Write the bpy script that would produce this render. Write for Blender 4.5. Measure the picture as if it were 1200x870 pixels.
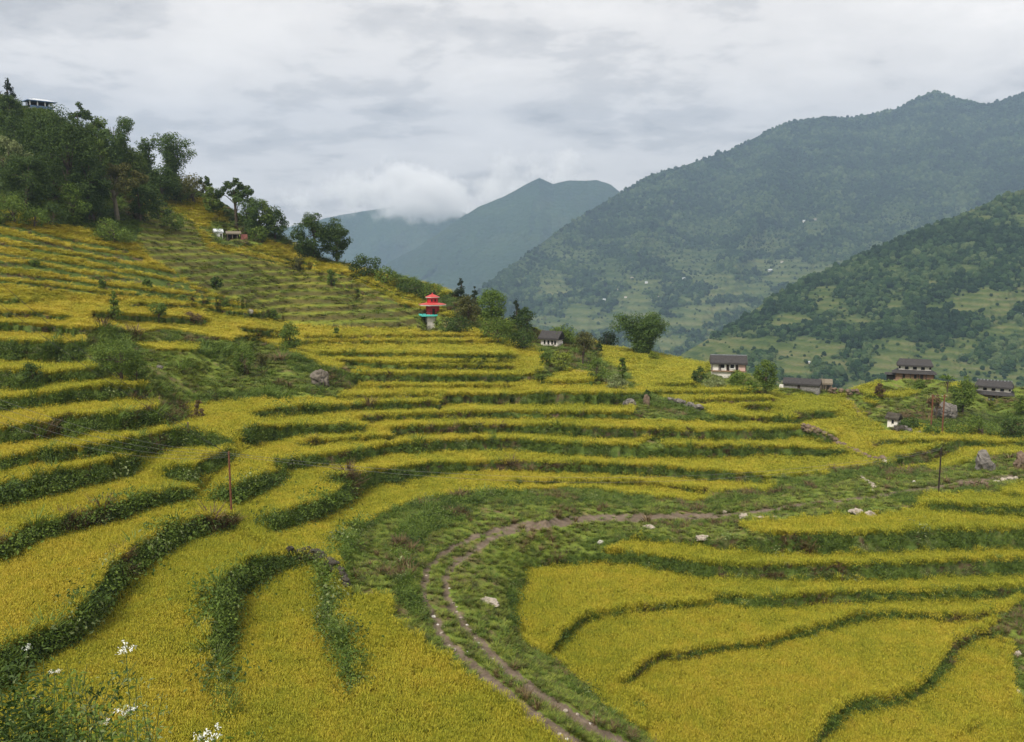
import bpy, bmesh, math, random
import numpy as np
from mathutils import Vector, Matrix, Euler, noise as mnoise
for o in list(bpy.data.objects): bpy.data.objects.remove(o)
scene = bpy.context.scene; COL = scene.collection
R = math.radians
# ------------------------------------------------------------------ camera
SENSOR_F, FOCAL_PX, HORIZON = 36.0, 1040.0, 290.0
cam = bpy.data.objects.new('camera', bpy.data.cameras.new('camera')); COL.objects.link(cam)
cam.data.lens = 36.0 * FOCAL_PX / 1200.0; cam.data.sensor_width = 36.0
cam.data.clip_start = .1; cam.data.clip_end = 60000
cam.location = (0, 0, 0)
cam.rotation_euler = (R(90) - math.atan((435.0 - HORIZON) / FOCAL_PX), 0, 0)
scene.camera = cam
# ------------------------------------------------------------------ light, sky, exposure
SUN_EL, SUN_AZ = 52.0, 215.0          # degrees; azimuth clockwise from +Y: behind the viewer's left shoulder
sun = bpy.data.objects.new('sun', bpy.data.lights.new('sun', 'SUN')); COL.objects.link(sun)
sun.data.energy = 1.5; sun.data.angle = R(14); sun.data.color = (1.0, .95, .86)
el, az = R(SUN_EL), R(SUN_AZ)
sd = Vector((math.sin(az)*math.cos(el), math.cos(az)*math.cos(el), math.sin(el)))
sun.rotation_euler = sd.to_track_quat('Z', 'Y').to_euler(); sun.location = sd*500
vs_ = scene.view_settings
scene.display_settings.display_device = 'sRGB'
vs_.view_transform = 'Standard'; vs_.look = 'None'; vs_.gamma = 1; vs_.use_curve_mapping = False
vs_.exposure = 1.5
SKY_STRENGTH = .08
world = bpy.data.worlds.new('World'); scene.world = world; world.use_nodes = True
wt = world.node_tree; wt.nodes.clear()
def N(t, kind, **kw):
    n = t.nodes.new(kind)
    for k, v in kw.items():
        if k in n.inputs: n.inputs[k].default_value = v
        else: setattr(n, k, v)
    return n
def L(t, a, b): t.links.new(a, b)
def mathn(t, op, a, b=None, clamp=False):
    n = N(t, 'ShaderNodeMath', operation=op); n.use_clamp = clamp
    for i, x in enumerate((a, b)):
        if x is None: continue
        if isinstance(x, (int, float)): n.inputs[i].default_value = x
        else: L(t, x, n.inputs[i])
    return n.outputs[0]
def ramp(t, fac, stops, interp='EASE'):
    n = N(t, 'ShaderNodeValToRGB'); e = n.color_ramp.elements
    n.color_ramp.interpolation = interp
    while len(e) < len(stops): e.new(.5)
    for k, (p, c) in enumerate(stops):
        e[k].position = p; e[k].color = (*c, 1) if len(c) == 3 else c
    L(t, fac, n.inputs[0]); return n.outputs[0]
def mixc(t, fac, a, b, mode='MIX'):
    n = N(t, 'ShaderNodeMix', data_type='RGBA', blend_type=mode)
    for i, x in ((0, fac), (6, a), (7, b)):
        if isinstance(x, (int, float)): n.inputs[i].default_value = x
        elif isinstance(x, tuple): n.inputs[i].default_value = (*x, 1)
        else: L(t, x, n.inputs[i])
    return n.outputs[2]
def overcast(t):
    tc = N(t, 'ShaderNodeTexCoord').outputs['Generated']
    s = N(t, 'ShaderNodeSeparateXYZ'); L(t, tc, s.inputs[0])
    zc = mathn(t, 'MAXIMUM', s.outputs[2], 0.0)
    den = mathn(t, 'ADD', zc, .16)
    cx = mathn(t, 'DIVIDE', s.outputs[0], den); cy = mathn(t, 'DIVIDE', s.outputs[1], den)
    c = N(t, 'ShaderNodeCombineXYZ'); L(t, cx, c.inputs[0]); L(t, cy, c.inputs[1]); L(t, mathn(t, 'MULTIPLY', zc, 1.5), c.inputs[2])
    m = N(t, 'ShaderNodeMapping'); m.inputs['Location'].default_value = (3.3, 1.2, 0); m.inputs['Scale'].default_value = (.95, .9, 1.0); L(t, c.outputs[0], m.inputs[0])
    n1 = N(t, 'ShaderNodeTexNoise', Scale=2.1, Detail=12, Roughness=.62, Distortion=.15); L(t, m.outputs[0], n1.inputs[0])
    n2 = N(t, 'ShaderNodeTexNoise', Scale=.5, Detail=3, Roughness=.5); L(t, m.outputs[0], n2.inputs[0])
    f = mathn(t, 'ADD', mathn(t, 'MULTIPLY', n1.outputs[0], .70), mathn(t, 'MULTIPLY', n2.outputs[0], .30))
    cl = ramp(t, f, [(.37, (2.9, 2.8, 2.72)), (.44, (3.8, 3.64, 3.48)), (.51, (4.8, 4.56, 4.3)), (.59, (5.2, 4.94, 4.64)), (.70, (6.0, 5.66, 5.3))])
    # the cloud deck is darkest low down, between the mountains
    up = ramp(t, zc, [(0.0, (.82, .84, .87)), (.10, (.88, .89, .91)), (.2, (1.0, 1.0, 1.0)), (.26, (1.0, 1.0, 1.0)), (.6, (1.12, 1.12, 1.12))])
    return mixc(t, 1.0, cl, up, 'MULTIPLY')
sky = N(wt, 'ShaderNodeTexSky'); sky.sky_type = 'NISHITA'; sky.sun_disc = False
sky.sun_elevation = el; sky.sun_rotation = az
bg = N(wt, 'ShaderNodeBackground', Strength=SKY_STRENGTH); wo = N(wt, 'ShaderNodeOutputWorld')
L(wt, mixc(wt, .96, sky.outputs[0], overcast(wt)), bg.inputs[0]); L(wt, bg.outputs[0], wo.inputs[0])
cy = scene.cycles
cy.max_bounces = 8; cy.diffuse_bounces = 2; cy.glossy_bounces = 1; cy.transmission_bounces = 2
cy.volume_bounces = 6; cy.transparent_max_bounces = 8; cy.use_denoising = True
cy.volume_step_rate = 1.0; cy.volume_max_steps = 160
try: cy.denoiser = 'OPENIMAGEDENOISE'
except Exception: pass
# ------------------------------------------------------------------ helpers
rng = np.random.default_rng(7); rnd = random.Random(11)
def tag(o, label=None, cat=None, group=None, kind=None):
    for k, v in (('label', label), ('category', cat), ('group', group), ('kind', kind)):
        if v: o[k] = v
    return o
def link(name, me, mats, parent=None, loc=None, rz=0):
    o = bpy.data.objects.new(name, me); COL.objects.link(o)
    for m in (mats if isinstance(mats, (list, tuple)) else [mats]): me.materials.append(m)
    if parent: o.parent = parent
    if loc is not None: o.location = loc
    o.rotation_euler.z = rz
    return o
def empty(name, loc, rz=0):
    o = bpy.data.objects.new(name, None); COL.objects.link(o); o.location = loc; o.rotation_euler.z = rz
    o.empty_display_size = .2; return o
def np_mesh(name, verts, faces, smooth=False, mat_idx=None):
    """verts (n,3); faces (m,3) or (m,4)"""
    me = bpy.data.meshes.new(name); verts = np.asarray(verts, np.float32); faces = np.asarray(faces, np.int32)
    k = faces.shape[1]
    me.vertices.add(len(verts)); me.vertices.foreach_set('co', verts.ravel())
    me.loops.add(faces.size); me.loops.foreach_set('vertex_index', faces.ravel())
    me.polygons.add(len(faces)); me.polygons.foreach_set('loop_start', np.arange(0, faces.size, k, dtype=np.int32))
    me.polygons.foreach_set('loop_total', np.full(len(faces), k, np.int32))
    if mat_idx is not None: me.polygons.foreach_set('material_index', np.asarray(mat_idx, np.int32))
    me.polygons.foreach_set('use_smooth', np.full(len(faces), smooth))
    me.update(calc_edges=True); return me
class MB:
    """collects boxes, prisms and tubes and links them as ONE mesh object"""
    def __init__(s): s.v = []; s.f = []
    def add(s, vs, fs):
        b = len(s.v); s.v += [tuple(p) for p in vs]; s.f += [tuple(b+i for i in f) for f in fs]; return s
    def box(s, x0, x1, y0, y1, z0, z1):
        return s.add([(x0,y0,z0),(x1,y0,z0),(x1,y1,z0),(x0,y1,z0),(x0,y0,z1),(x1,y0,z1),(x1,y1,z1),(x0,y1,z1)],
                     [(0,3,2,1),(4,5,6,7),(0,1,5,4),(1,2,6,5),(2,3,7,6),(3,0,4,7)])
    def frustum(s, a, b, z0, z1, a2, b2, cx=0, cy=0):
        return s.add([(cx-a,cy-b,z0),(cx+a,cy-b,z0),(cx+a,cy+b,z0),(cx-a,cy+b,z0),(cx-a2,cy-b2,z1),(cx+a2,cy-b2,z1),(cx+a2,cy+b2,z1),(cx-a2,cy+b2,z1)],
                     [(0,3,2,1),(4,5,6,7),(0,1,5,4),(1,2,6,5),(2,3,7,6),(3,0,4,7)])
    def gable(s, x0, x1, y0, y1, z0, rise, th=.15, hip=0.0):
        ym = (y0+y1)/2
        for dz in (0,):
            a = [(x0,y0,z0),(x1,y0,z0),(x1,y1,z0),(x0,y1,z0),(x0+hip,ym,z0+rise),(x1-hip,ym,z0+rise)]
            b = [(x,y,z-th) for x,y,z in a]
            s.add(a+b, [(0,1,5,4),(2,3,4,5),(3,0,4),(1,2,5),(6,10,11,7),(8,11,10,9),(9,10,6),(7,11,8),(0,6,7,1),(1,7,8,2),(2,8,9,3),(3,9,6,0)])
        return s
    def tube(s, pts, rad, n=6):
        pts = [Vector(p) for p in pts]; k = len(pts)
        rad = rad if isinstance(rad, (list, tuple)) else [rad]*k
        b = len(s.v)
        for i, p in enumerate(pts):
            d = (pts[min(i+1,k-1)] - pts[max(i-1,0)]).normalized()
            q = d.to_track_quat('Z', 'Y')
            for j in range(n):
                a = 2*math.pi*j/n
                s.v.append(tuple(p + q @ Vector((math.cos(a)*rad[i], math.sin(a)*rad[i], 0))))
        for i in range(k-1):
            for j in range(n):
                s.f.append((b+i*n+j, b+i*n+(j+1)%n, b+(i+1)*n+(j+1)%n, b+(i+1)*n+j))
        s.f.append(tuple(b+j for j in reversed(range(n)))); s.f.append(tuple(b+(k-1)*n+j for j in range(n)))
        return s
    def build(s, name, mat, parent=None, loc=None, rz=0, bevel=0, smooth=False):
        me = bpy.data.meshes.new(name); me.from_pydata(s.v, [], s.f); me.update()
        if smooth: me.polygons.foreach_set('use_smooth', [True]*len(me.polygons))
        o = link(name, me, mat, parent, loc, rz)
        if bevel:
            m = o.modifiers.new('bevel', 'BEVEL'); m.width = bevel; m.segments = 1; m.limit_method = 'ANGLE'
        return o
def hash2(ix, iy, seed):
    h = (ix.astype(np.int64)*374761393 + iy.astype(np.int64)*668265263 + seed*974634777) & 0xffffffff
    h = ((h ^ (h >> 13))*1274126177) & 0xffffffff
    return ((h ^ (h >> 16)) & 0xffffff)/float(0xffffff)
def vnoise(x, y, seed=0):
    ix = np.floor(x); iy = np.floor(y); fx = x-ix; fy = y-iy
    fx = fx*fx*(3-2*fx); fy = fy*fy*(3-2*fy)
    h = lambda a, b: hash2(ix+a, iy+b, seed)
    return (h(0,0)*(1-fx)+h(1,0)*fx)*(1-fy) + (h(0,1)*(1-fx)+h(1,1)*fx)*fy
def fbm(x, y, seed=0, o=4, g=.5):
    s = 0; a = 1; t = 0
    for k in range(o):
        s = s + a*vnoise(x*2**k, y*2**k, seed+k*17); t += a; a *= g
    return s/t
# ------------------------------------------------------------------ materials
def principled(name, rough=.85, spec=.2):
    m = bpy.data.materials.new(name); m.use_nodes = True; t = m.node_tree
    b = t.nodes['Principled BSDF']; b.inputs['Roughness'].default_value = rough; b.inputs['Specular IOR Level'].default_value = spec
    return m, t, b
def rough_mat(name, c1, c2, scale=2.0, detail=6, rough=.9, bump=.3, streak=None):
    """a worn surface: two tones of the same stuff broken up by noise, with relief"""
    m, t, b = principled(name, rough)
    tc = N(t, 'ShaderNodeTexCoord').outputs['Object']
    if streak:
        mp = N(t, 'ShaderNodeMapping'); mp.inputs['Scale'].default_value = streak; L(t, tc, mp.inputs[0]); tc = mp.outputs[0]
    n = N(t, 'ShaderNodeTexNoise', Scale=scale, Detail=detail, Roughness=.65); L(t, tc, n.inputs[0])
    L(t, ramp(t, n.outputs[0], [(.3, c1), (.7, c2)], 'LINEAR'), b.inputs['Base Color'])
    if bump:
        bp = N(t, 'ShaderNodeBump', Strength=bump, Distance=.1); L(t, n.outputs[0], bp.inputs['Height']); L(t, bp.outputs[0], b.inputs['Normal'])
    return m
def leaf_mat(name, cols, trans=.25, rough=.6, world_scale=.25):
    """leaves: each leaf its own shade, patches of different age through the plant, some light let through"""
    m, t, b = principled(name, rough, .25)
    g = N(t, 'ShaderNodeNewGeometry')
    n = N(t, 'ShaderNodeTexNoise', Scale=world_scale, Detail=3); L(t, g.outputs['Position'], n.inputs[0])
    f = mathn(t, 'ADD', mathn(t, 'MULTIPLY', g.outputs['Random Per Island'], .55), mathn(t, 'MULTIPLY', n.outputs[0], .55))
    k = len(cols); c = ramp(t, f, [(.2+.6*i/(k-1), x) for i, x in enumerate(cols)], 'LINEAR')
    L(t, c, b.inputs['Base Color'])
    tr = N(t, 'ShaderNodeBsdfTranslucent'); L(t, c, tr.inputs[0])
    mx = N(t, 'ShaderNodeMixShader'); mx.inputs[0].default_value = trans
    L(t, b.outputs[0], mx.inputs[1]); L(t, tr.outputs[0], mx.inputs[2])
    L(t, mx.outputs[0], t.nodes['Material Output'].inputs[0])
    return m
LEAF = {
 'dark':   leaf_mat('leaf_dark', [(.018,.040,.007),(.042,.078,.012),(.074,.118,.020)]),
 'mid':    leaf_mat('leaf_mid', [(.046,.086,.011),(.095,.150,.018),(.15,.205,.030)]),
 'olive':  leaf_mat('leaf_olive', [(.045,.052,.012),(.085,.090,.020),(.13,.125,.030)]),
 'bright': leaf_mat('leaf_bright', [(.050,.090,.012),(.090,.150,.018),(.14,.205,.028)]),
 'yellow': leaf_mat('leaf_yellowgreen', [(.11,.145,.016),(.18,.225,.024),(.25,.29,.038)]),
 'bamboo': leaf_mat('leaf_bamboo', [(.026,.056,.009),(.056,.104,.016),(.10,.155,.026)]),
 'pine':   leaf_mat('leaf_pine', [(.012,.024,.010),(.022,.040,.015),(.036,.056,.022)]),
 'pale':   leaf_mat('leaf_pale', [(.10,.13,.045),(.17,.20,.075),(.25,.29,.12)]),
 'dry':    leaf_mat('leaf_dry', [(.07,.045,.020),(.13,.085,.040),(.19,.14,.06)]),
 'turf':   leaf_mat('leaf_turf', [(.10,.145,.018),(.17,.215,.028),(.24,.26,.042)]),
}
BARK = rough_mat('bark', (.035,.026,.018), (.11,.085,.06), 6, streak=(1,1,.25))
PALEBARK = rough_mat('pale_bark', (.10,.085,.06), (.22,.19,.14), 6, streak=(1,1,.25))
ROCK = rough_mat('rock_grey', (.055,.05,.045), (.22,.20,.175), 1.6, bump=.8)
PALE = rough_mat('rock_pale', (.20,.165,.13), (.46,.40,.33), 2.5, bump=.7)
WHITEROCK = rough_mat('rock_white', (.38,.35,.32), (.62,.58,.53), 3, bump=.6)
BROWNROCK = rough_mat('rock_brown', (.09,.06,.042), (.21,.155,.11), 2.0, bump=.8)
DARKSTONE = rough_mat('dark_stone', (.020,.017,.012), (.085,.074,.058), 2.5, bump=.8)
SLATE = rough_mat('slate_roof', (.020,.019,.020), (.075,.07,.068), 3, streak=(1,4,4), bump=.5)
SLATEBLUE = rough_mat('slate_ridge', (.10,.11,.125), (.24,.26,.28), 3, bump=.3)
PLASTER = rough_mat('white_plaster', (.55,.50,.45), (.80,.77,.72), 1.5, bump=.15)
PINK = rough_mat('pink_plaster', (.46,.29,.24), (.62,.45,.39), 1.5, bump=.15)
BRICKW = rough_mat('earth_wall', (.14,.085,.055), (.30,.19,.125), 3, bump=.3)
STONEW = rough_mat('stone_wall_grey', (.10,.095,.09), (.27,.255,.235), 4, bump=.6)
DARKWOOD = rough_mat('dark_timber', (.014,.011,.009), (.045,.033,.025), 4, bump=.2)
TIMBER = rough_mat('weathered_timber', (.11,.085,.06), (.24,.19,.14), 4, streak=(1,1,.2), bump=.2)
THATCH = rough_mat('thatch', (.10,.085,.06), (.24,.205,.155), 6, streak=(1,3,3), bump=.5)
OPENING = rough_mat('dark_opening', (.006,.006,.007), (.016,.015,.014), 2, bump=0)
RUST = rough_mat('rusty_steel', (.085,.035,.020), (.20,.085,.045), 5, rough=.7, bump=.15)
REDP = rough_mat('red_paint', (.34,.018,.024), (.46,.032,.038), 1.2, rough=.6, bump=.05)
REDROOF = rough_mat('red_roof_paint', (.36,.045,.042), (.48,.08,.068), 1.4, rough=.6, bump=.05)
TURQ = rough_mat('turquoise_paint', (.05,.42,.37), (.11,.56,.49), 1.4, rough=.6, bump=.05)
CEMENT = rough_mat('cement', (.30,.29,.28), (.46,.45,.43), 1.3, bump=.1)
WHITEP = rough_mat('white_paint', (.66,.66,.65), (.82,.82,.81), 1.4, rough=.6, bump=.05)
BLUEP = rough_mat('blue_paint', (.10,.17,.33), (.17,.26,.44), 1.4, rough=.6, bump=.05)
SHEET = rough_mat('tin_sheet', (.40,.43,.46), (.62,.65,.68), 2, rough=.5, bump=.1)
WIRE = rough_mat('wire', (.12,.12,.12), (.2,.2,.2), 2, rough=.6, bump=0)
WIREDK = rough_mat('dark_wire', (.02,.02,.02), (.04,.04,.04), 2, rough=.6, bump=0)
PETAL = rough_mat('white_petal', (.62,.64,.58), (.80,.81,.76), 8, rough=.6, bump=0)
STEM = rough_mat('green_stem', (.05,.08,.025), (.10,.14,.05), 8, bump=0)
# ---------------------------------------------------------------- terrain survey
F_PX, HORIZON = 1040.0, 290.0
PITCH = math.atan((435.0 - HORIZON) / F_PX)
CAM_Z = 34.0
def ray(u, v):
    """direction through picture point (u, v), scaled so that its forward (Y) part is 1"""
    x = (np.asarray(u, float) - 600.0) / F_PX
    y = (435.0 - np.asarray(v, float)) / F_PX
    c, s = math.cos(PITCH), math.sin(PITCH)
    fy = c + y * s
    return x / fy, (y * c - s) / fy

SKY = [(-240,30),(-100,72),(0,110),(30,124),(60,131),(110,166),(150,186),(200,212),(250,230),(300,263),(340,283),(380,302),
       (420,313),(460,322),(490,328),(520,337),(540,347),(560,362),(600,378),(640,389),(690,399),(730,407),(790,417),(840,428),
       (880,440),(910,453),(940,456),(975,459),(1000,455),(1020,449),(1060,445),(1100,446),(1140,450),(1170,452),(1200,455),(1440,480)]
# bank strokes: lists of (u, v, width)
BANKS = [
 [(0,263,5),(76,282,5),(150,295,5)], [(0,276,6),(76,291,6),(164,305,6)],
 [(0,287,4),(101,303,4),(130,309,7),(207,324,7)], [(0,298,5),(50,306,5),(114,316,5),(220,334,5)],
 [(0,309,6),(50,315,6),(101,324,6),(177,331,5),(238,343,5)], [(0,322,5),(63,328,5),(121,336,5),(190,344,4),(268,351,4)],
 [(0,330,4),(58,336,4),(126,345,3),(177,345,3),(215,351,4),(288,360,4)],
 [(0,353,4),(33,354,3)], [(150,357,3),(228,359,3),(253,364,5),(300,370,6),(328,372,3)],
 [(0,368,6),(38,369,6),(76,373,5)], [(106,369,6),(140,372,8),(177,374,8),(240,377,7)], [(283,386,6),(325,391,5)],
 [(0,383,9),(63,386,9),(96,390,10),(130,387,10)],
 [(0,410,22),(50,412,22),(100,412,22)], [(0,446,21),(40,446,20),(60,444,10),(120,438,11)],
 [(0,474,13),(50,471,13),(90,464,14),(126,460,15),(172,461,15)],
 [(0,511,18),(50,506,18),(76,498,20),(126,496,20),(187,487,18)],
 [(0,547,12),(25,539,12),(76,533,12),(109,529,11),(152,526,20),(190,517,21),(228,513,17),(263,519,9)],
 [(0,583,23),(50,570,22),(101,557,22),(149,549,22),(140,545,14)],
 [(196,555,13),(220,557,15),(245,545,18),(266,536,17)],
 [(0,648,18),(25,631,18),(76,615,16),(126,603,16),(164,590,15),(195,583,12),(222,578,8)],
 [(255,582,8),(273,581,17),(300,567,16),(328,559,13)],
 [(272,614,13),(228,620,18),(197,630,23),(164,651,24),(131,679,25),(109,709,26),(88,734,25),(50,752,23),(15,767,28),(0,782,40),(-40,800,60)],
 [(345,655,14),(309,665,22),(276,680,25),(256,705,26),(254,741,24),(250,758,24),(250,780,14)],
 [(252,795,8),(262,820,9),(268,838,7)],
 [(345,656,8),(362,655,9),(380,661,10),(395,672,10),(405,686,10)],
 [(385,680,13),(386,725,17),(402,751,20),(411,784,18),(418,803,8)],
 [(275,395,4),(328,394,2)], 
 [(352,395,2),(460,394,2),(568,394,2)], [(350,401,2),(470,401,2),(590,401,2)],
 [(373,415,3),(500,416,3),(520,418,5),(600,418,5)], [(398,424,4),(430,427,7),(464,430,7)], [(464,426,2),(600,424,2)],
 [(467,431,4),(600,431,4)], [(411,443,9),(600,444,8),(640,441,5)], [(426,454,2),(600,453,2)],
 [(400,466,3),(517,463,3)], [(520,468,11),(600,468,11),(640,467,13),(737,468,13)],
 [(300,486,8),(350,481,7),(426,477,6),(515,475,6)], [(419,492,5),(460,490,5),(515,487,6),(600,486,7),(650,487,7),(735,488,7),(828,490,7),(863,491,8)],
 [(290,512,20),(330,507,15),(376,503,8),(424,503,7)], [(459,506,9),(527,503,9),(600,503,9),(640,504,10),(701,507,11),(777,509,11),(900,510,12),(943,506,12),(972,515,10)],
 [(350,522,3),(409,515,3),(457,513,3)],
 [(322,546,12),(376,541,12),(421,533,12),(457,527,12),(515,522,12),(600,521,12),(676,528,14),(752,529,15),(802,530,14),(900,529,10),(983,531,9)],
 [(388,563,5),(409,566,17),(452,558,18),(497,551,15),(540,548,10),(600,546,11),(650,548,11),(752,551,11),(828,557,11),(892,561,9)],
 [(316,614,16),(363,601,20),(406,579,18)],
 [(600,566,3),(700,566,3),(752,567,3),(792,572,3),(830,578,4)],
 [(240,291,2.5),(330,309,2.5),(398,322,2)], [(262,285,2),(335,304,2.5),(372,312,2)], [(228,262,2),(262,281,2)], [(212,250,2),(240,272,2)], [(410,322,2.5),(450,338,2.5),(485,354,2)], [(430,322,2),(470,338,2.5),(505,352,2)],
 [(400,335,2),(440,349,2.5),(490,364,2)],
 # right of the track
 [(749,628,10),(828,634,13),(900,637,23),(1001,638,23),(1077,633,24),(1200,632,24)],
 [(612,662,14),(650,655,14),(696,653,13),(742,655,14),(790,662,17),(815,668,18),(853,669,14),(900,671,17),(1001,671,19),(1052,670,19),(1128,666,19),(1200,665,18)],
 [(643,766,6),(661,744,9),(683,726,9),(706,720,7),(731,717,6),(777,711,6),(817,709,5),(835,708,5)],
 [(837,702,10),(860,703,12),(900,707,12),(950,703,13),(1009,700,12),(1077,699,11),(1200,694,12)],
 [(731,800,8),(752,784,10),(772,772,9),(807,767,8),(853,759,7),(900,755,8),(925,747,9),(963,737,9),(1001,725,9),(1037,721,8),(1077,723,7),(1128,726,7),(1168,720,9)],
 [(745,812,3),(751,835,5),(754,862,4)],
 [(956,870,14),(973,845,15),(1001,827,15),(1047,822,13),(1072,812,15),(1092,797,15),(1110,774,14),(1117,757,12),(1148,744,9)],
 [(1117,865,3),(1140,852,3),(1150,847,2)],
 [(1087,594,8),(1153,598,9),(1200,599,9)], [(1173,579,2),(1200,583,2)],
 [(1021,523,4),(1032,519,4),(1097,518,4),(1125,519,6),(1168,521,5)], [(1052,541,15),(1082,536,15),(1110,526,12),(1125,522,7)],
 [(935,489,8),(973,486,8)], [(900,492,5),(935,494,5)], [(1168,520,3),(1200,519,3)],
 [(760,461,3),(850,461,3),(902,460,3)], [(800,471,3),(902,469,4)], [(872,478,6),(903,479,7)], [(828,489,5),(935,494,4)],
 [(760,449,4),(800,450,5),(815,452,5)], [(635,447,5),(700,449,6)],[(632,437,3),(660,433,3)],
 [(1015,475,5),(1070,481,4)], [(1015,486,4),(1060,486,4)], [(1010,465,4),(1085,470,4)],
 [(985,458,5),(1010,462,5),(1030,470,5)],
]
# open grass / scrub / fallow polygons and track
ROUGH = [
 [(1028,487),(1066,487),(1068,507),(1030,506)],
 [(1030,440),(1112,440),(1112,457),(1085,460),(1030,458)], [(905,440),(985,448),(985,462),(960,463),(912,463)], [(244,258),(308,264),(308,288),(268,288),(244,284)],
 [(488,370),(534,372),(534,389),(488,388)], [(830,424),(885,436),(885,448),(830,446)], [(1125,448),(1200,450),(1440,470),(1440,490),(1200,482),(1125,484)],
 [(94,388),(126,381),(157,391),(187,385),(228,391),(255,397),(300,398),(318,403),(330,408),(345,412),(375,428),(395,432),(405,424),(415,430),(412,445),(420,450),(400,460),(395,466),(300,468),(250,470),(215,475),(222,492),(190,500),(182,480),(180,468),(172,455),(160,448),(155,445),(120,440),(116,432),(100,420),(96,405)],
 [(392,632),(406,622),(440,606),(457,598),(480,591),(515,583),(576,577),(600,577),(640,574),(676,573),(700,574),(726,579),(777,585),(825,588),(838,579),(860,574),(895,576),(908,570),(895,563),(905,558),(966,557),(971,550),(1021,548),(1036,540),(1046,543),(1052,552),(1085,548),(1092,552),(1135,542),(1140,534),(1200,533),(1440,540),(1440,566),(1200,568),(1180,572),(1165,579),(1100,580),(1075,582),(1080,594),(1052,602),(990,604),(900,610),(868,612),(868,618),(900,626),(900,632),(830,632),(749,626),(726,642),(690,650),(640,654),(618,664),(612,686),(600,697),(602,734),(614,754),(643,770),(658,783),(686,808),(706,831),(750,856),(765,872),(830,960),(720,960),(660,870),(637,855),(602,832),(571,812),(538,792),(516,771),(488,751),(456,728),(452,699),(403,699),(398,680),(393,660)],
 [(1148,741),(1168,724),(1188,706),(1200,702),(1440,690),(1440,960),(1210,960),(1200,860),(1193,832),(1181,802),(1180,770),(1181,753),(1155,750)],
 [(737,462),(760,460),(790,471),(815,476),(830,482),(835,492),(740,492)],
 [(753,515),(776,515),(780,526),(750,526)],
 [(1036,500),(1060,492),(1100,505),(1130,500),(1160,508),(1200,512),(1440,520),(1440,470),(1200,462),(1140,455),(1100,455),(1030,470),(1020,482),(1030,495)],
 [(985,462),(1010,462),(1022,482),(1030,498),(1015,496),(1008,480),(995,470)],
 [(575,392),(620,404),(640,420),(632,432),(636,441),(648,440),(665,432),(690,438),(700,450),(742,456),(735,432),(715,430),(700,412),(690,399),(640,388),(600,378),(560,362),(540,347),(530,372),(525,384),(560,384)],
 [(808,445),(835,430),(905,445),(912,458),(900,461),(870,452),(830,452)],
]
SCRUB = [  # wooded hillside, upper left, and scrubby knoll behind the tower
 [(-240,0),(-240,215),(-100,235),(0,246),(30,250),(60,262),(105,268),(120,282),(160,284),(165,255),(158,230),(175,225),(215,232),(240,232),(262,240),(262,225),(240,205),(200,190),(110,140),(60,115),(0,90)],
 [(440,305),(470,340),(500,350),(545,372),(580,372),(540,338),(520,345),(480,322)],
 [(255,230),(262,255),(285,270),(310,280),(340,288),(345,280),(300,258)],
 [(345,290),(370,304),(405,312),(400,300),(380,296)],
]
FALLOW = [
 [(158,284),(160,250),(175,236),(225,246),(235,268),(262,285),(330,300),(385,312),(420,330),(452,346),(470,356),(495,362),(530,372),(520,385),(440,384),(370,383),(345,380),(325,374),(300,366),(288,358),(265,349),(238,340),(220,331),(207,321),(175,302)],
]
FALLOW_RICE = [ # ripe strips on the slope above the fallow
 [(238,283),(262,281),(330,300),(398,316),(400,324),(345,315),(280,300),(240,294)],
 [(200,236),(235,252),(262,278),(240,284),(225,262),(205,250)],
]
RICE_PATCH = [[(156,399),(170,400),(231,402),(231,411),(190,410),(156,406)],
 [(735,449),(745,443),(815,446),(812,450),(760,451)],
 [(645,440),(660,435),(683,438),(690,447),(640,448)],
]
RUT_L = [(843,603),(777,604),(700,605),(651,609),(600,616),(566,625),(533,639),(512,654),(501,665),(494,688),(498,708),(511,726),(518,746),(538,766),(559,784),(576,799),(607,824),(635,845),(665,866),(700,890),(790,950)]
RUT_R = [(843,606),(777,607),(700,609),(655,613),(600,622),(572,633),(549,648),(528,663),(521,678),(523,701),(533,718),(549,738),(569,761),(597,787),(632,814),(667,837),(698,857),(726,871),(760,890),(860,950)]
TRACK_FAR = [(843,604),(900,597),(938,591),(976,587),(1026,582),(1064,575),(1097,571),(1128,563),(1200,557),(1440,545)]
PATH_FAR = [(990,466),(1000,474),(1006,484),(1004,490)]
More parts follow.
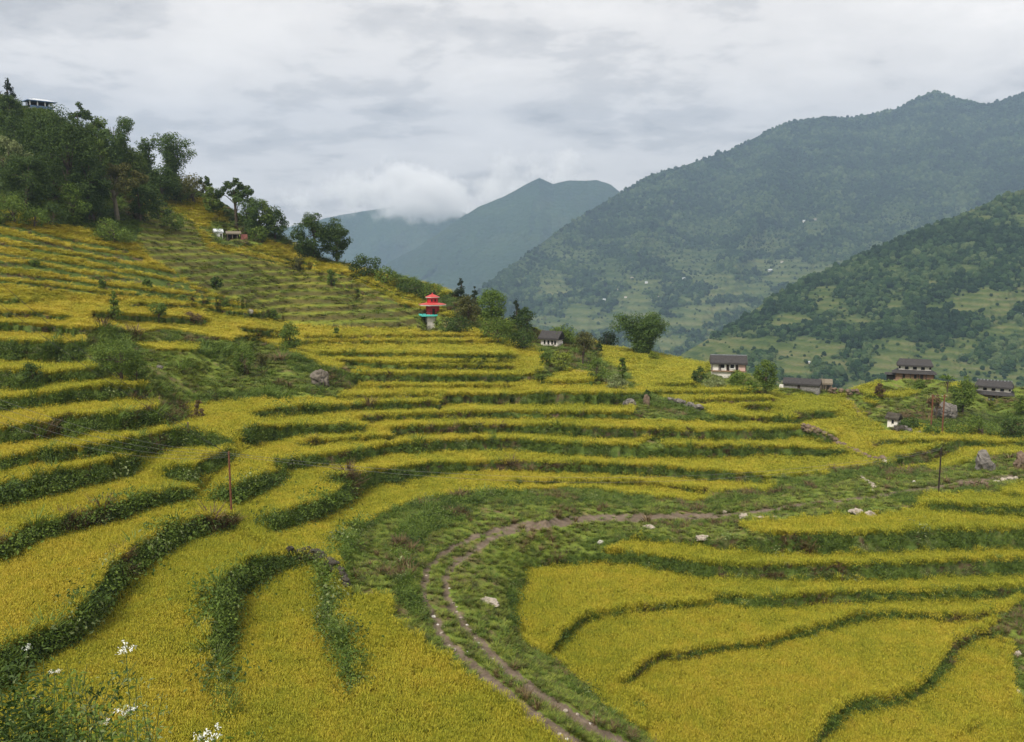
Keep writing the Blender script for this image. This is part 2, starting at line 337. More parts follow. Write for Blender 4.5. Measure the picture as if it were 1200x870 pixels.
# steps between crops that hide their bank (solver only)
STEPS = [[(418,803),(425,830),(440,870),(460,960)],[(268,838),(285,870),(300,960)],[(330,655),(310,640),(290,625)],
         [(754,862),(760,890),(790,960)],[(835,708),(838,700),(825,690)],[(222,578),(245,560)],[(240,620),(275,615)],[(455,513),(470,505)]]
ANCH = [(755,885,37.5),(700,860,39.5),(590,740,50),(510,670,59),(560,622,67),(640,610,70),(900,594,82),(1100,577,88),
 (60,680,44),(60,600,50),(30,560,56),(30,500,66),(60,465,75),(60,425,85),(60,395,95),(100,350,112),(60,300,130),(0,255,148),
 (150,283,160),(200,330,142),(300,405,132),(300,345,160),(420,350,175),(350,310,195),(263,280,200),(300,262,212),
 (0,110,215),(100,180,205),(80,255,165),(200,215,222),(430,315,222),(520,337,215),
 (500,390,172),(600,400,172),(600,470,128),(600,500,114),(600,540,97),(600,570,86),(420,460,128),(420,540,88),(400,600,68),
 (320,540,80),(230,540,72),(200,500,80),(508,384,178),(640,395,188),(700,420,178),(790,418,192),(850,440,165),(780,460,140),
 (900,455,165),(960,458,160),(900,500,124),(900,545,105),(1000,505,130),(1070,447,166),(1160,480,152),(1190,560,97),(1150,530,114),
 (950,613,76),(950,655,70),(950,690,65),(950,720,61),(950,780,54),(1000,860,47),(700,700,61),(680,760,54),(760,850,46),
 (1150,800,54),(1150,640,71),(320,740,45),(200,700,46),(450,760,43.5),(100,800,37),(300,860,36),(500,860,38),
 (-240,500,62),(-240,900,31),(-240,250,140),(-240,60,205),(1440,480,155),(1440,600,95),(1440,900,44),(600,960,33),(1000,960,38)]

def seg_dist(P, a, b):
    """distance of points P to the segment a-b and the position along it"""
    ab = b - a; L = float(ab @ ab) + 1e-9
    t = np.clip(((P - a) @ ab) / L, 0, 1)
    return np.hypot(*(P - a - t[:, None] * ab).T), t
def stroke(U, V, pts, w0=None):
    """largest (half width - distance) over a polyline; positive inside the stroke"""
    shp = U.shape; P = np.stack([U.ravel(), V.ravel()], 1)
    out = np.full(len(P), -99.0)
    pts = [tuple(p) + (() if len(p) == 3 else (w0,)) for p in pts]
    if 0 <= pts[0][0] <= 2: pts.insert(0, (-260, pts[0][1] - (pts[1][1] - pts[0][1]) * 1.2, pts[0][2]))
    if 1198 <= pts[-1][0] <= 1202: pts.append((1460, pts[-1][1], pts[-1][2]))
    for p, q in zip(pts[:-1], pts[1:]):
        m = max(p[2], q[2]) + 4
        k = np.where((P[:,0] > min(p[0],q[0])-m) & (P[:,0] < max(p[0],q[0])+m) & (P[:,1] > min(p[1],q[1])-m) & (P[:,1] < max(p[1],q[1])+m))[0]
        if not len(k): continue
        d, t = seg_dist(P[k], np.array(p[:2], float), np.array(q[:2], float))
        out[k] = np.maximum(out[k], (p[2] + (q[2]-p[2])*t) / 2 - d)
    return out.reshape(shp)
def inside(U, V, poly):
    r = np.zeros(U.shape, bool); n = len(poly)
    for i in range(n):
        (x0, y0), (x1, y1) = poly[i], poly[(i+1) % n]
        if y0 == y1: continue
        c = ((y0 > V) != (y1 > V)) & (U < (x1-x0)*(V-y0)/(y1-y0) + x0)
        r ^= c
    return r
RICE, BANK, GRASS, RUT, FAL, WOOD = range(6)
def wob(U, V):   # an uneven hand-cut edge
    return 1.3*np.sin(U*.31+V*.17)+.9*np.sin(U*.73-V*.41+1)+.7*np.sin(U*1.31+V*.9)
def labels(U, V, steps=False):
    L = np.zeros(U.shape, np.int8)
    J = wob(U, V) * np.clip((V-330)/250, .25, 1.2)
    UJ, VJ = U + J, V + .8*wob(V, U) * np.clip((V-330)/250, .2, 1)
    for poly in FALLOW: L[inside(UJ, VJ, poly)] = FAL
    for poly in FALLOW_RICE: L[inside(U, V, poly)] = RICE
    for b in BANKS: L[stroke(U, V, b) + .45*J > 0] = BANK
    for poly in ROUGH: L[inside(UJ, VJ, poly)] = GRASS
    for poly in RICE_PATCH: L[inside(U, V, poly)] = RICE
    for poly in SCRUB: L[inside(U, V, poly)] = WOOD
    near = lambda V: np.clip((V-560)/300, 0.05, 1)
    w = 4 + 12*near(V)
    L[np.maximum(stroke(U, V, RUT_L, 0), stroke(U, V, RUT_R, 0)) + w/2 + .5*J > 0] = RUT
    L[stroke(U, V, TRACK_FAR, 4.2) + .2*J > 0] = RUT
    L[stroke(U, V, PATH_FAR, 5) > 0] = RUT
    if steps:
        L[(V < 352) & (U < 340) & ((L == RICE) | (L == BANK))] = FAL   # too fine to survey: one even slope
        for s in STEPS: L[(stroke(U, V, s, 7) > 0) & (L == RICE)] = BANK
    return L
def tps(U, V):
    A = np.array(ANCH); x = A[:, 0]/400; y = A[:, 1]/250; n = len(A)
    def phi(dx, dy):
        r2 = dx*dx + dy*dy
        return np.where(r2 > 0, r2*np.log(r2+1e-12), 0)
    M = np.zeros((n+3, n+3)); M[:n, :n] = phi(x[:,None]-x, y[:,None]-y) + np.eye(n)*.02
    M[:n, n:] = np.stack([np.ones(n), x, y], 1); M[n:, :n] = M[:n, n:].T
    c = np.linalg.solve(M, np.r_[np.log(A[:, 2]), 0, 0, 0])
    out = c[n] + c[n+1]*U/400 + c[n+2]*V/250
    for k in range(n): out += c[k]*phi(U/400-x[k], V/250-y[k])
    return np.exp(out)
def solve(U, V, L, Y0, q, iters):
    dx, dz = ray(U, V); w = -dz
    def pairW(La, Lb, tab):
        t = np.array(tab, float); return np.minimum(t[La], t[Lb])
    # vertical pairs (upper i, lower i+1): slope along the view
    kt = np.array([0, 1.6, .42, .05, .5, .55]); Wt = np.array([26, 7, 2.5, 12, 3, 3.0])
    Lu, Ll = L[:-1], L[1:]
    steep = np.where(kt[Lu] > kt[Ll], Lu, Ll)
    kv = kt[steep]; Wv = Wt[steep]
    wm = (w[:-1]+w[1:])/2
    kv = np.maximum(kv, .14 - wm)
    Ys = (Y0[:-1]+Y0[1:])/2
    a1 = Wv*(dz[:-1]-kv)*Y0[:-1]/Ys; a2 = Wv*(dz[1:]-kv)*Y0[1:]/Ys
    # horizontal pairs
    Wh_z = np.array([26, 1.5, 2, 9, 3, 1.0]); Wh_y = np.array([0.3, .5, .8, .8, .8, 1.0])
    La, Lb = L[:, :-1], L[:, 1:]
    wz = np.minimum(Wh_z[La], Wh_z[Lb]); wy = np.minimum(Wh_y[La], Wh_y[Lb])
    Yh = (Y0[:, :-1]+Y0[:, 1:])/2
    b1 = wz*dz[:, :-1]*Y0[:, :-1]/Yh; b2 = wz*dz[:, 1:]*Y0[:, 1:]/Yh
    c1 = wy*Y0[:, :-1]/Yh; c2 = wy*Y0[:, 1:]/Yh
    Wa = np.full(U.shape, .06)
    for (u, v, y) in ANCH:
        i, j = np.unravel_index(np.argmin((U-u)**2 + (V-v)**2), U.shape); Wa[i, j] = 6
    Wa[0] = .2
    def AtA(x):
        o = Wa*Wa*x
        r = a1*x[:-1] - a2*x[1:]; o[:-1] += a1*r; o[1:] -= a2*r
        r = b1*x[:, :-1] - b2*x[:, 1:]; o[:, :-1] += b1*r; o[:, 1:] -= b2*r
        r = c1*x[:, :-1] - c2*x[:, 1:]; o[:, :-1] += c1*r; o[:, 1:] -= c2*r
        return o
    D = Wa*Wa
    D[:-1] += a1**2; D[1:] += a2**2; D[:, :-1] += b1**2+c1**2; D[:, 1:] += b2**2+c2**2
    r = Wa*Wa - AtA(q); z = r/D; p = z.copy(); rz = (r*z).sum()
    for _ in range(iters):
        Ap = AtA(p); al = rz/(p*Ap).sum(); q = q + al*p; r = r - al*Ap
        z = r/D; rn = (r*z).sum(); p = z + rn/rz*p; rz = rn
    return q
def resamp(a, n, m):
    i = np.linspace(0, a.shape[0]-1, n); j = np.linspace(0, a.shape[1]-1, m)
    i0 = np.minimum(i.astype(int), a.shape[0]-2); j0 = np.minimum(j.astype(int), a.shape[1]-2)
    fi = (i-i0)[:, None]; fj = (j-j0)[None]
    return (a[i0][:, j0]*(1-fi)+a[i0+1][:, j0]*fi)*(1-fj) + (a[i0][:, j0+1]*(1-fi)+a[i0+1][:, j0+1]*fi)*fj
V_END = 960.0
def grid(n, m):
    u = np.linspace(-240, 1440, m); vs = np.interp(u, *np.array(SKY).T)
    t = np.linspace(0, 1, n)[:, None]
    return np.broadcast_to(u, (n, m)).copy(), vs + (V_END - vs)*t
def survey():
    q = None
    for (n, m, it) in ((66, 141, 500), (131, 281, 400), (261, 561, 350)):
        U, V = grid(n, m); Lb = labels(U, V, True); Y0 = tps(U, V)
        q = np.ones((n, m)) if q is None else resamp(q, n, m)
        q = solve(U, V, Lb, Y0, q, it)
    Y = q*Y0
    for i in range(Y.shape[0]-2, -1, -1):      # never let the ground fold back towards the viewer
        Y[i] = np.maximum(Y[i], Y[i+1]*1.0006)
    return U, V, Y
# ------------------------------------------------------------------ the terraced slope as one sheet of ground
NR, NC = 521, 1121
_U, _V, _Y = survey()
U2, V2 = grid(NR, NC)
Y2 = resamp(_Y, NR, NC)
LAB = labels(U2, V2)
dx2, dz2 = ray(U2, V2)
X2, Z2 = dx2*Y2, dz2*Y2
def blur(a, n=1):
    for _ in range(n):
        b = a.copy(); b[1:-1] = (a[:-2]+2*a[1:-1]+a[2:])/4; a = b
        b = a.copy(); b[:, 1:-1] = (a[:, :-2]+2*a[:, 1:-1]+a[:, 2:])/4; a = b
    return a
CROP_H = .62                                   # the crop stands in beds sunk below the bank lips
G2 = Z2 - CROP_H*np.clip((V2-290)/130, .12, 1)*blur((LAB == RICE).astype(float), 1)
relief = (fbm(X2*.9, Y2*.9, 3, 4)-.5)
G2 = G2 + np.where(LAB == BANK, .45*np.clip((V2-330)/150, .2, 1), np.where(LAB == GRASS, .35, np.where(LAB == WOOD, .6, .08)))*relief*np.clip(Y2/80, .5, 1.3)
G2 = G2 - .10*blur((LAB == RUT).astype(float), 1)
# narrow fallow steps
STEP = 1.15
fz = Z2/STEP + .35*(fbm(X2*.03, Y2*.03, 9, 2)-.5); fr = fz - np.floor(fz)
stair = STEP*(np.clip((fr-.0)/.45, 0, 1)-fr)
fmask = blur((LAB == FAL).astype(float), 2)
G2 = G2 + fmask*stair*.8
def ground_at(u, v):
    """point of the slope seen at (u, v) of the survey picture"""
    j = int(round((u+240)/1680*(NC-1))); vs = V2[0, j]
    i = int(round((v-vs)/(V_END-vs)*(NR-1))); i = min(max(i, 0), NR-1)
    return Vector((X2[i, j], Y2[i, j], G2[i, j]))
tint = np.zeros((NR, NC, 3))
n1 = fbm(X2*.35, Y2*.35, 21, 4); n2 = fbm(X2*1.6, Y2*1.6, 22, 4); n3 = fbm(X2*.08, Y2*.08, 23, 3)
def mix3(a, b, f): return np.array(a)*(1-f[..., None]) + np.array(b)*f[..., None]
sm = lambda x, a, b: np.clip((x-a)/(b-a), 0, 1)
tint[:] = mix3((.26,.205,.028), (.34,.26,.034), n2)
bank = mix3((.050,.080,.016), (.090,.125,.024), n2); bank = bank*(1-(s_ := sm(n1*.6+n2*.4, .55, .68))[..., None]) + np.array((.085,.058,.034))*s_[..., None]
grass = mix3((.10,.15,.022), (.175,.205,.036), n2); grass = grass*(1-(s_ := sm(n1*.7+n2*.3, .54, .70))[..., None]) + np.array((.16,.115,.060))*s_[..., None]
rut = mix3((.095,.070,.048), (.20,.155,.115), n2)
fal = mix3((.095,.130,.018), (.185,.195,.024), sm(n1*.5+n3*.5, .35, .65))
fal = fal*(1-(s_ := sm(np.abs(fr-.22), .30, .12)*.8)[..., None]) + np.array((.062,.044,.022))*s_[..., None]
wood = mix3((.020,.035,.012), (.060,.080,.024), n1)
for k, c in ((BANK, bank), (GRASS, grass), (RUT, rut), (FAL, fal), (WOOD, wood)): tint[LAB == k] = c[LAB == k]
# hidden far side of the ridge, and the bank the photographer stands on
rows = [np.stack([X2, Y2, G2], 2)]
top = rows[0][0]
back = [top*1 + np.array(p) for p in ((0, 170, -170), (0, 70, -62), (0, 22, -16), (0, 6, -2.5))]
bot = rows[0][-1]
foot = np.stack([bot[:, 0]*.25, np.full(NC, 1.5), np.full(NC, -1.75)], 1)
near = [bot*(1-t)+foot*t for t in (.33, .66, 1.0)] + [foot+np.array((0, -14, 3.0))]
P = np.concatenate([np.stack(back), rows[0], np.stack(near)], 0)
T = np.concatenate([np.repeat(tint[:1], 4, 0), tint, np.repeat(tint[-1:]*0+np.array((.05,.08,.02)), 4, 0)], 0)
H_, W_ = P.shape[:2]
idx = np.arange(H_*W_).reshape(H_, W_)
F = np.stack([idx[:-1, :-1], idx[1:, :-1], idx[1:, 1:], idx[:-1, 1:]], -1).reshape(-1, 4)
me = np_mesh('ground', P.reshape(-1, 3), F, True)
ca = me.color_attributes.new('tint', 'FLOAT_COLOR', 'POINT')
ca.data.foreach_set('color', np.concatenate([T.reshape(-1, 3), np.ones((H_*W_, 1))], 1).astype(np.float32).ravel())
gm, t, b = principled('soil_and_turf', .95, .1)
at_ = N(t, 'ShaderNodeAttribute', attribute_name='tint'); g = N(t, 'ShaderNodeNewGeometry')
nn = N(t, 'ShaderNodeTexNoise', Scale=2.2, Detail=8, Roughness=.7); L(t, g.outputs['Position'], nn.inputs[0])
L(t, mixc(t, 1.0, at_.outputs['Color'], ramp(t, nn.outputs[0], [(.3, (.62, .62, .62)), (.7, (1.4, 1.4, 1.4))], 'LINEAR'), 'MULTIPLY'), b.inputs['Base Color'])
bp = N(t, 'ShaderNodeBump', Strength=.7, Distance=.25); L(t, nn.outputs[0], bp.inputs['Height']); L(t, bp.outputs[0], b.inputs['Normal'])
tag(link('ground', me, gm), kind='structure')
# ------------------------------------------------------------------ mountains across the valley
def mtn_mat(name, forest, meadow, bumpd, patch):
    m, t, b = principled(name, .95, .05)
    a = N(t, 'ShaderNodeAttribute', attribute_name='open'); g = N(t, 'ShaderNodeNewGeometry')
    n = N(t, 'ShaderNodeTexNoise', Scale=1/patch, Detail=8, Roughness=.72); L(t, g.outputs['Position'], n.inputs[0])
    sz = N(t, 'ShaderNodeSeparateXYZ'); L(t, g.outputs['Position'], sz.inputs[0])
    ledge = mathn(t, 'SINE', mathn(t, 'ADD', mathn(t, 'MULTIPLY', sz.outputs[2], 6.283/(bumpd*.75)), mathn(t, 'MULTIPLY', n.outputs[0], 14)))
    v = N(t, 'ShaderNodeTexVoronoi', Scale=1/bumpd); L(t, g.outputs['Position'], v.inputs[0])
    f1 = ramp(t, n.outputs[0], [(.3, forest[0]), (.55, forest[1]), (.75, forest[2])], 'LINEAR')
    f2 = ramp(t, mathn(t, 'ADD', n.outputs[0], mathn(t, 'MULTIPLY', ledge, .09)), [(.3, meadow[0]), (.5, meadow[1]), (.7, meadow[2])], 'LINEAR')
    L(t, mixc(t, a.outputs['Fac'], f1, f2), b.inputs['Base Color'])
    bp = N(t, 'ShaderNodeBump', Strength=.9, Distance=bumpd*.5); bp.invert = True; L(t, v.outputs['Distance'], bp.inputs['Height']); L(t, bp.outputs[0], b.inputs['Normal'])
    return m
def mountain(name, ridge, base, Yr, Yb, nu, nt, amp, spur, seed, openf, mat, pw=1.0, tail=400):
    """a hillside hung between its ridge line and its foot, cut by spurs and gullies"""
    r = np.array(ridge, float); u = np.linspace(r[0, 0], r[-1, 0], nu)
    vr = np.interp(u, r[:, 0], r[:, 1]); vr = vr + (fbm(u*.05, u*0+seed, seed, 5)-.5)*2.5
    vb = np.interp(u, *np.array(base, float).T)
    yr = np.interp(u, *np.array(Yr, float).T); yb = np.interp(u, *np.array(Yb, float).T)
    t = np.linspace(0, 1, nt)[:, None]
    V = vr + (vb-vr)*t; Ys = yr*(yb/yr)**(t**pw)
    U = np.broadcast_to(u, V.shape)
    a = spur
    n = 1-np.abs(2*fbm((U+110*t*a)/95., t*1.5+U*0, seed+5, 2)-1)
    m2 = 1-np.abs(2*fbm((U-60*t*a)/38., t*3, seed+8, 4)-1)
    rel = (n-.6)*1.0+(m2-.6)*.55 + (fbm(U/14., t*9, seed+12, 4)-.5)*.22
    Ys = Ys*(1 - amp*rel*np.clip(t*4, 0, 1)**.8)
    dx, dz = ray(U, V); Pm = np.stack([dx*Ys, Ys, dz*Ys], 2)
    bk = [Pm[0]+np.array((0, tail*s, -tail*.55*s)) for s in (1, .35, .08)]
    Pa = np.concatenate([np.stack(bk), Pm], 0); h, w = Pa.shape[:2]
    ix = np.arange(h*w).reshape(h, w)
    me = np_mesh(name, Pa.reshape(-1, 3), np.stack([ix[:-1, :-1], ix[1:, :-1], ix[1:, 1:], ix[:-1, 1:]], -1).reshape(-1, 4), True)
    op = np.clip(openf(U, V, t, seed), 0, 1)
    oa = me.attributes.new('open', 'FLOAT', 'POINT')
    oa.data.foreach_set('value', np.concatenate([np.repeat(op[:1], 3, 0), op], 0).astype(np.float32).ravel())
    tag(link(name, me, mat), kind='structure')
    return dict(P=Pm, U=U, V=V, open=op)
def mtn_at(M, u, v):
    k = np.argmin((M['U']-u)**2+(M['V']-v)**2); return Vector(M['P'].reshape(-1, 3)[k])
forest_c = [(.012,.030,.012), (.024,.052,.018), (.048,.080,.026)]
mm1 = mtn_mat('far_hillside', forest_c, [(.04,.068,.02), (.08,.105,.034), (.14,.145,.06)], 16, 160)
mm3 = mtn_mat('near_hillside', forest_c, [(.035,.062,.018), (.075,.100,.030), (.13,.13,.055)], 6, 40)
mm2 = mtn_mat('distant_range', forest_c, [(.03,.05,.02), (.05,.07,.03), (.07,.09,.04)], 26, 260)
def open1(U, V, t, s):
    n = fbm(U/34., V/13., s+31, 5); lo = np.clip((V-215-(1100-U)*.06)/110., 0, 1)*np.clip((U-540)/120., 0, 1)
    return sm(n+lo*.16, .56, .66)*lo
def open3(U, V, t, s):
    n = fbm(U/42., V/15., s+31, 5); lo = np.clip((V-330)/85., 0, 1)
    return sm(n+lo*.20-.02, .55, .70)
def open0(U, V, t, s): return sm(fbm(U/30., V/20., s, 4), .55, .8)*.5
M0 = mountain('distant_range', [(250,275),(330,268),(400,252),(450,244),(490,238),(530,242),(570,262),(640,280),(720,290)], [(250,420),(720,420)], [(250,6900),(720,6600)], [(250,5900),(720,5600)], 260, 90, .03, 1.0, 3, open0, mm2)
M2 = mountain('far_mountain', [(400,350),(455,308),(490,290),(530,262),(560,243),(590,230),(612,219),(632,209),(648,216),(668,212),(700,211),(716,217),(727,226),(760,250),(830,300)], [(400,430),(830,430)], [(400,4300),(640,4650),(830,4700)], [(400,3300),(830,3000)], 420, 170, .05, -.6, 11, open0, mm2)
M1 = mountain('forested_mountain', [(520,362),(545,352),(580,326),(615,300),(655,270),(690,247),(727,226),(760,206),(800,195),(850,178),(880,163),(905,151),(925,143),(960,139),(1000,138),(1045,130),(1080,113),(1097,107),(1118,114),(1155,122),(1180,116),(1200,108),(1300,80),(1460,60)],
    [(520,440),(1460,560)], [(520,2100),(727,3000),(925,3500),(1097,3600),(1460,3300)], [(520,1700),(800,1350),(1460,1300)], 900, 360, .085, 1.0, 21, open1, mm1, 1.15)
M3 = mountain('wooded_hillside', [(770,440),(800,415),(850,386),(900,352),(950,325),(1000,304),(1050,281),(1100,262),(1150,241),(1200,222),(1300,190),(1460,150)],
    [(770,475),(1000,540),(1460,600)], [(770,860),(1000,1100),(1460,1150)], [(770,640),(1000,560),(1460,520)], 560, 300, .05, .8, 41, open3, mm3)
# a valley floor below everything, out to the horizon
vf = MB(); vf.add([(-5900,-100,-420),(5900,-100,-420),(5900,5000,-420),(-5900,5000,-420)], [(0,1,2,3)])
tag(vf.build('valley_floor', mm1), kind='structure')
# ------------------------------------------------------------------ scattering of small growth (stuff)
def scatter_gn(name, pts, rot, scl, idx, protos, label=None, cat=None):
    me = bpy.data.meshes.new(name); n = len(pts)
    me.vertices.add(n); me.vertices.foreach_set('co', np.asarray(pts, np.float32).ravel())
    for nm, ty, ar, key in (('rot', 'FLOAT_VECTOR', rot, 'vector'), ('scl', 'FLOAT_VECTOR', scl, 'vector'), ('pick', 'INT', idx, 'value')):
        a = me.attributes.new(nm, ty, 'POINT'); a.data.foreach_set(key, np.asarray(ar, np.int32 if ty == 'INT' else np.float32).ravel())
    o = bpy.data.objects.new(name, me); COL.objects.link(o)
    pc = bpy.data.collections.new(name+'_plants')
    for k, p in enumerate(protos): p.name = '%s_%02d' % (name, k); pc.objects.link(p)
    ng = bpy.data.node_groups.new(name, 'GeometryNodeTree')
    ng.interface.new_socket('Geometry', in_out='INPUT', socket_type='NodeSocketGeometry')
    ng.interface.new_socket('Geometry', in_out='OUTPUT', socket_type='NodeSocketGeometry')
    gi = ng.nodes.new('NodeGroupInput'); go = ng.nodes.new('NodeGroupOutput')
    ci = ng.nodes.new('GeometryNodeCollectionInfo'); ci.inputs['Collection'].default_value = pc
    ci.inputs['Separate Children'].default_value = True; ci.inputs['Reset Children'].default_value = True
    ip = ng.nodes.new('GeometryNodeInstanceOnPoints'); ip.inputs['Pick Instance'].default_value = True
    def attr(nm, ty):
        a = ng.nodes.new('GeometryNodeInputNamedAttribute'); a.data_type = ty; a.inputs['Name'].default_value = nm
        return [s for s in a.outputs if s.enabled and s.name == 'Attribute'][0]
    er = ng.nodes.new('FunctionNodeEulerToRotation'); L(ng, attr('rot', 'FLOAT_VECTOR'), er.inputs[0])
    L(ng, gi.outputs[0], ip.inputs['Points']); L(ng, ci.outputs[0], ip.inputs['Instance'])
    L(ng, attr('pick', 'INT'), ip.inputs['Instance Index']); L(ng, er.outputs[0], ip.inputs['Rotation']); L(ng, attr('scl', 'FLOAT_VECTOR'), ip.inputs['Scale'])
    L(ng, ip.outputs[0], go.inputs[0])
    md = o.modifiers.new('growth', 'NODES'); md.node_group = ng
    return tag(o, label, cat, kind='stuff')
def proto(name, verts, faces, mats, midx=None, smooth=False):
    me = np_mesh(name, verts, faces, smooth, midx); o = bpy.data.objects.new(name, me)
    for m in mats: me.materials.append(m)
    return o
def leaves(centers, normals, length, width, r, droop=.3):
    """one bent quad pair per leaf around its centre"""
    n = len(centers); C = np.asarray(centers); Nn = np.asarray(normals)
    Nn = Nn/(np.linalg.norm(Nn, axis=1, keepdims=True)+1e-9)
    a = r.normal(size=(n, 3)); a -= (a*Nn).sum(1, keepdims=True)*Nn; a /= np.linalg.norm(a, axis=1, keepdims=True)+1e-9
    b = np.cross(Nn, a); l = (np.asarray(length)*np.ones(n))[:, None]; w = (np.asarray(width)*np.ones(n))[:, None]
    tip = C + a*l*.5 - Nn*l*droop*.4; root = C - a*l*.5
    s1 = C + b*w*.5 + Nn*l*.06; s2 = C - b*w*.5 + Nn*l*.06
    Vv = np.stack([root, s1, tip, s2], 1).reshape(-1, 3)
    return Vv, np.arange(4*n).reshape(n, 4)
def crop_materials():
    out = []
    for nm, a, b_, c in (('rice_leaf', (.205,.228,.020), (.315,.300,.023), (.395,.322,.028)), ('rice_grain', (.335,.340,.028), (.445,.400,.036), (.52,.408,.048))):
        m, t, b = principled(nm, .7, .2)
        g = N(t, 'ShaderNodeNewGeometry'); oi = N(t, 'ShaderNodeObjectInfo')
        n = N(t, 'ShaderNodeTexNoise', Scale=.09, Detail=5, Roughness=.6); L(t, g.outputs['Position'], n.inputs[0])
        nb = N(t, 'ShaderNodeTexNoise', Scale=.7, Detail=3); L(t, g.outputs['Position'], nb.inputs[0])
        s = N(t, 'ShaderNodeSeparateXYZ'); L(t, g.outputs['Position'], s.inputs[0])
        zz = N(t, 'ShaderNodeCombineXYZ'); L(t, mathn(t, 'MULTIPLY', s.outputs[0], .035), zz.inputs[0]); L(t, mathn(t, 'MULTIPLY', s.outputs[2], .8), zz.inputs[2])
        plot = N(t, 'ShaderNodeTexNoise', Scale=1.0, Detail=1); L(t, zz.outputs[0], plot.inputs[0])
        ripe = mathn(t, 'ADD', mathn(t, 'MULTIPLY', s.outputs[0], -.0022), mathn(t, 'MULTIPLY', mathn(t, 'SUBTRACT', plot.outputs[0], .5), .75))      # the fields on the left are riper
        f = mathn(t, 'ADD', mathn(t, 'ADD', mathn(t, 'ADD', n.outputs[0], mathn(t, 'MULTIPLY', mathn(t, 'SUBTRACT', nb.outputs[0], .5), .8)), mathn(t, 'MULTIPLY', oi.outputs['Random'], .16)), mathn(t, 'ADD', mathn(t, 'MULTIPLY', mathn(t, 'SUBTRACT', g.outputs['Random Per Island'], .22), .30), ripe))
        c_ = ramp(t, f, [(.45, a), (.72, b_), (1.0, c)], 'LINEAR'); L(t, c_, b.inputs['Base Color'])
        tr = N(t, 'ShaderNodeBsdfTranslucent'); L(t, c_, tr.inputs[0]); mx = N(t, 'ShaderNodeMixShader'); mx.inputs[0].default_value = .3
        L(t, b.outputs[0], mx.inputs[1]); L(t, tr.outputs[0], mx.inputs[2]); L(t, mx.outputs[0], t.nodes['Material Output'].inputs[0])
        out.append(m)
    return out
RICE_M = crop_materials()
def rice_clump(seed):
    r = np.random.default_rng(seed); vs, fs, mi = [], [], []
    for k in range(34):
        grain = k >= 18
        a = r.uniform(0, 6.283); rad = .15*math.sqrt(r.uniform()); x, y = rad*math.cos(a), rad*math.sin(a)
        h = r.uniform(.58, .80) if grain else r.uniform(.42, .78)
        lean = r.uniform(.04, .24); da = a + r.normal()*.9; d = np.array((math.cos(da), math.sin(da), 0))
        side = np.array((-d[1], d[0], 0))*(.010 if grain else .0075)
        pts = []
        for q in (0, .45, .8, 1.0):
            z = h*(q - (.16*q**4 if grain else .03*q**4)); off = lean*q**2.2*(1.25 if grain else 1)
            pts.append(np.array((x, y, 0))+d*off+np.array((0, 0, z)))
        if grain:   # the drooping ear
            e = pts[-1]; pts.append(e+d*.07+np.array((0, 0, -.055)))
        wd = [.7, 1, 1.0, .7] if not grain else [.4, .4, .7, 1.1, .7]
        b0 = len(vs)
        for p, w in zip(pts, wd): vs += [p-side*w, p+side*w]
        for q in range(len(pts)-1):
            fs.append((b0+2*q, b0+2*q+1, b0+2*q+3, b0+2*q+2)); mi.append(1 if grain and q >= 2 else 0)
    return proto('rice', vs, fs, RICE_M, mi)
def weed_clump(seed, mat, n=130, R_=.38, H=.5, ll=.075, lw=.042, grass=0):
    r = np.random.default_rng(seed); p = r.normal(size=(n, 3))*np.array((R_*.5, R_*.5, H*.33)); p[:, 2] = np.abs(p[:, 2])+.02
    nv = p*np.array((1, 1, .6))+r.normal(size=(n, 3))*.25+np.array((0, 0, .25))
    V_, F_ = leaves(p, nv, r.uniform(.6, 1.3, n)*ll, r.uniform(.7, 1.2, n)*lw, r)
    if grass:
        vs = []; fs = []
        for k in range(grass):
            a = r.uniform(0, 6.283); d = np.array((math.cos(a), math.sin(a), 0)); o = d*R_*.5*r.uniform()
            h = H*r.uniform(.6, 1.25); sd_ = np.array((-d[1], d[0], 0))*.012; b0 = len(vs)
            for q, w in ((0, 1), (.5, 1), (1, .25)):
                c = o + d*h*.55*q**2 + np.array((0, 0, h*q*(1-.2*q))); vs += [c-sd_*w, c+sd_*w]
            fs += [(b0, b0+1, b0+3, b0+2), (b0+2, b0+3, b0+5, b0+4)]
        if n: F_ = np.concatenate([F_, np.array(fs)+len(V_)]); V_ = np.concatenate([V_, np.array(vs)])
        else: V_, F_ = np.array(vs), np.array(fs)
    return proto('weed', V_, F_, [mat])
PA = np.stack([X2, Y2, G2], 2)
def sample(weight, s_of_y, seed, vmin=-1e9):
    """random points over the ground, about one per s*s of area, where weight (per cell) allows"""
    r = np.random.default_rng(seed)
    e1 = PA[1:, :-1]-PA[:-1, :-1]; e2 = PA[:-1, 1:]-PA[:-1, :-1]
    area = np.linalg.norm(np.cross(e1, e2), axis=2); yc = Y2[:-1, :-1]
    lam = area/s_of_y(yc)**2*weight[:-1, :-1]*(U2[:-1, :-1] > -150)*(U2[:-1, :-1] < 1350)*(V2[:-1, :-1] < 945)
    n = r.poisson(np.minimum(lam, 30)); i, j = np.nonzero(n); c = n[i, j]
    i = np.repeat(i, c); j = np.repeat(j, c); a = r.uniform(size=len(i))[:, None]; b = r.uniform(size=len(i))[:, None]
    p = (PA[i, j]*(1-a)+PA[i+1, j]*a)*(1-b)+(PA[i, j+1]*(1-a)+PA[i+1, j+1]*a)*b
    return p, i, j, r
def field(strokes):
    f = np.full(U2.shape, -99.)
    for s in strokes: f = np.maximum(f, stroke(U2, V2, s))
    return f
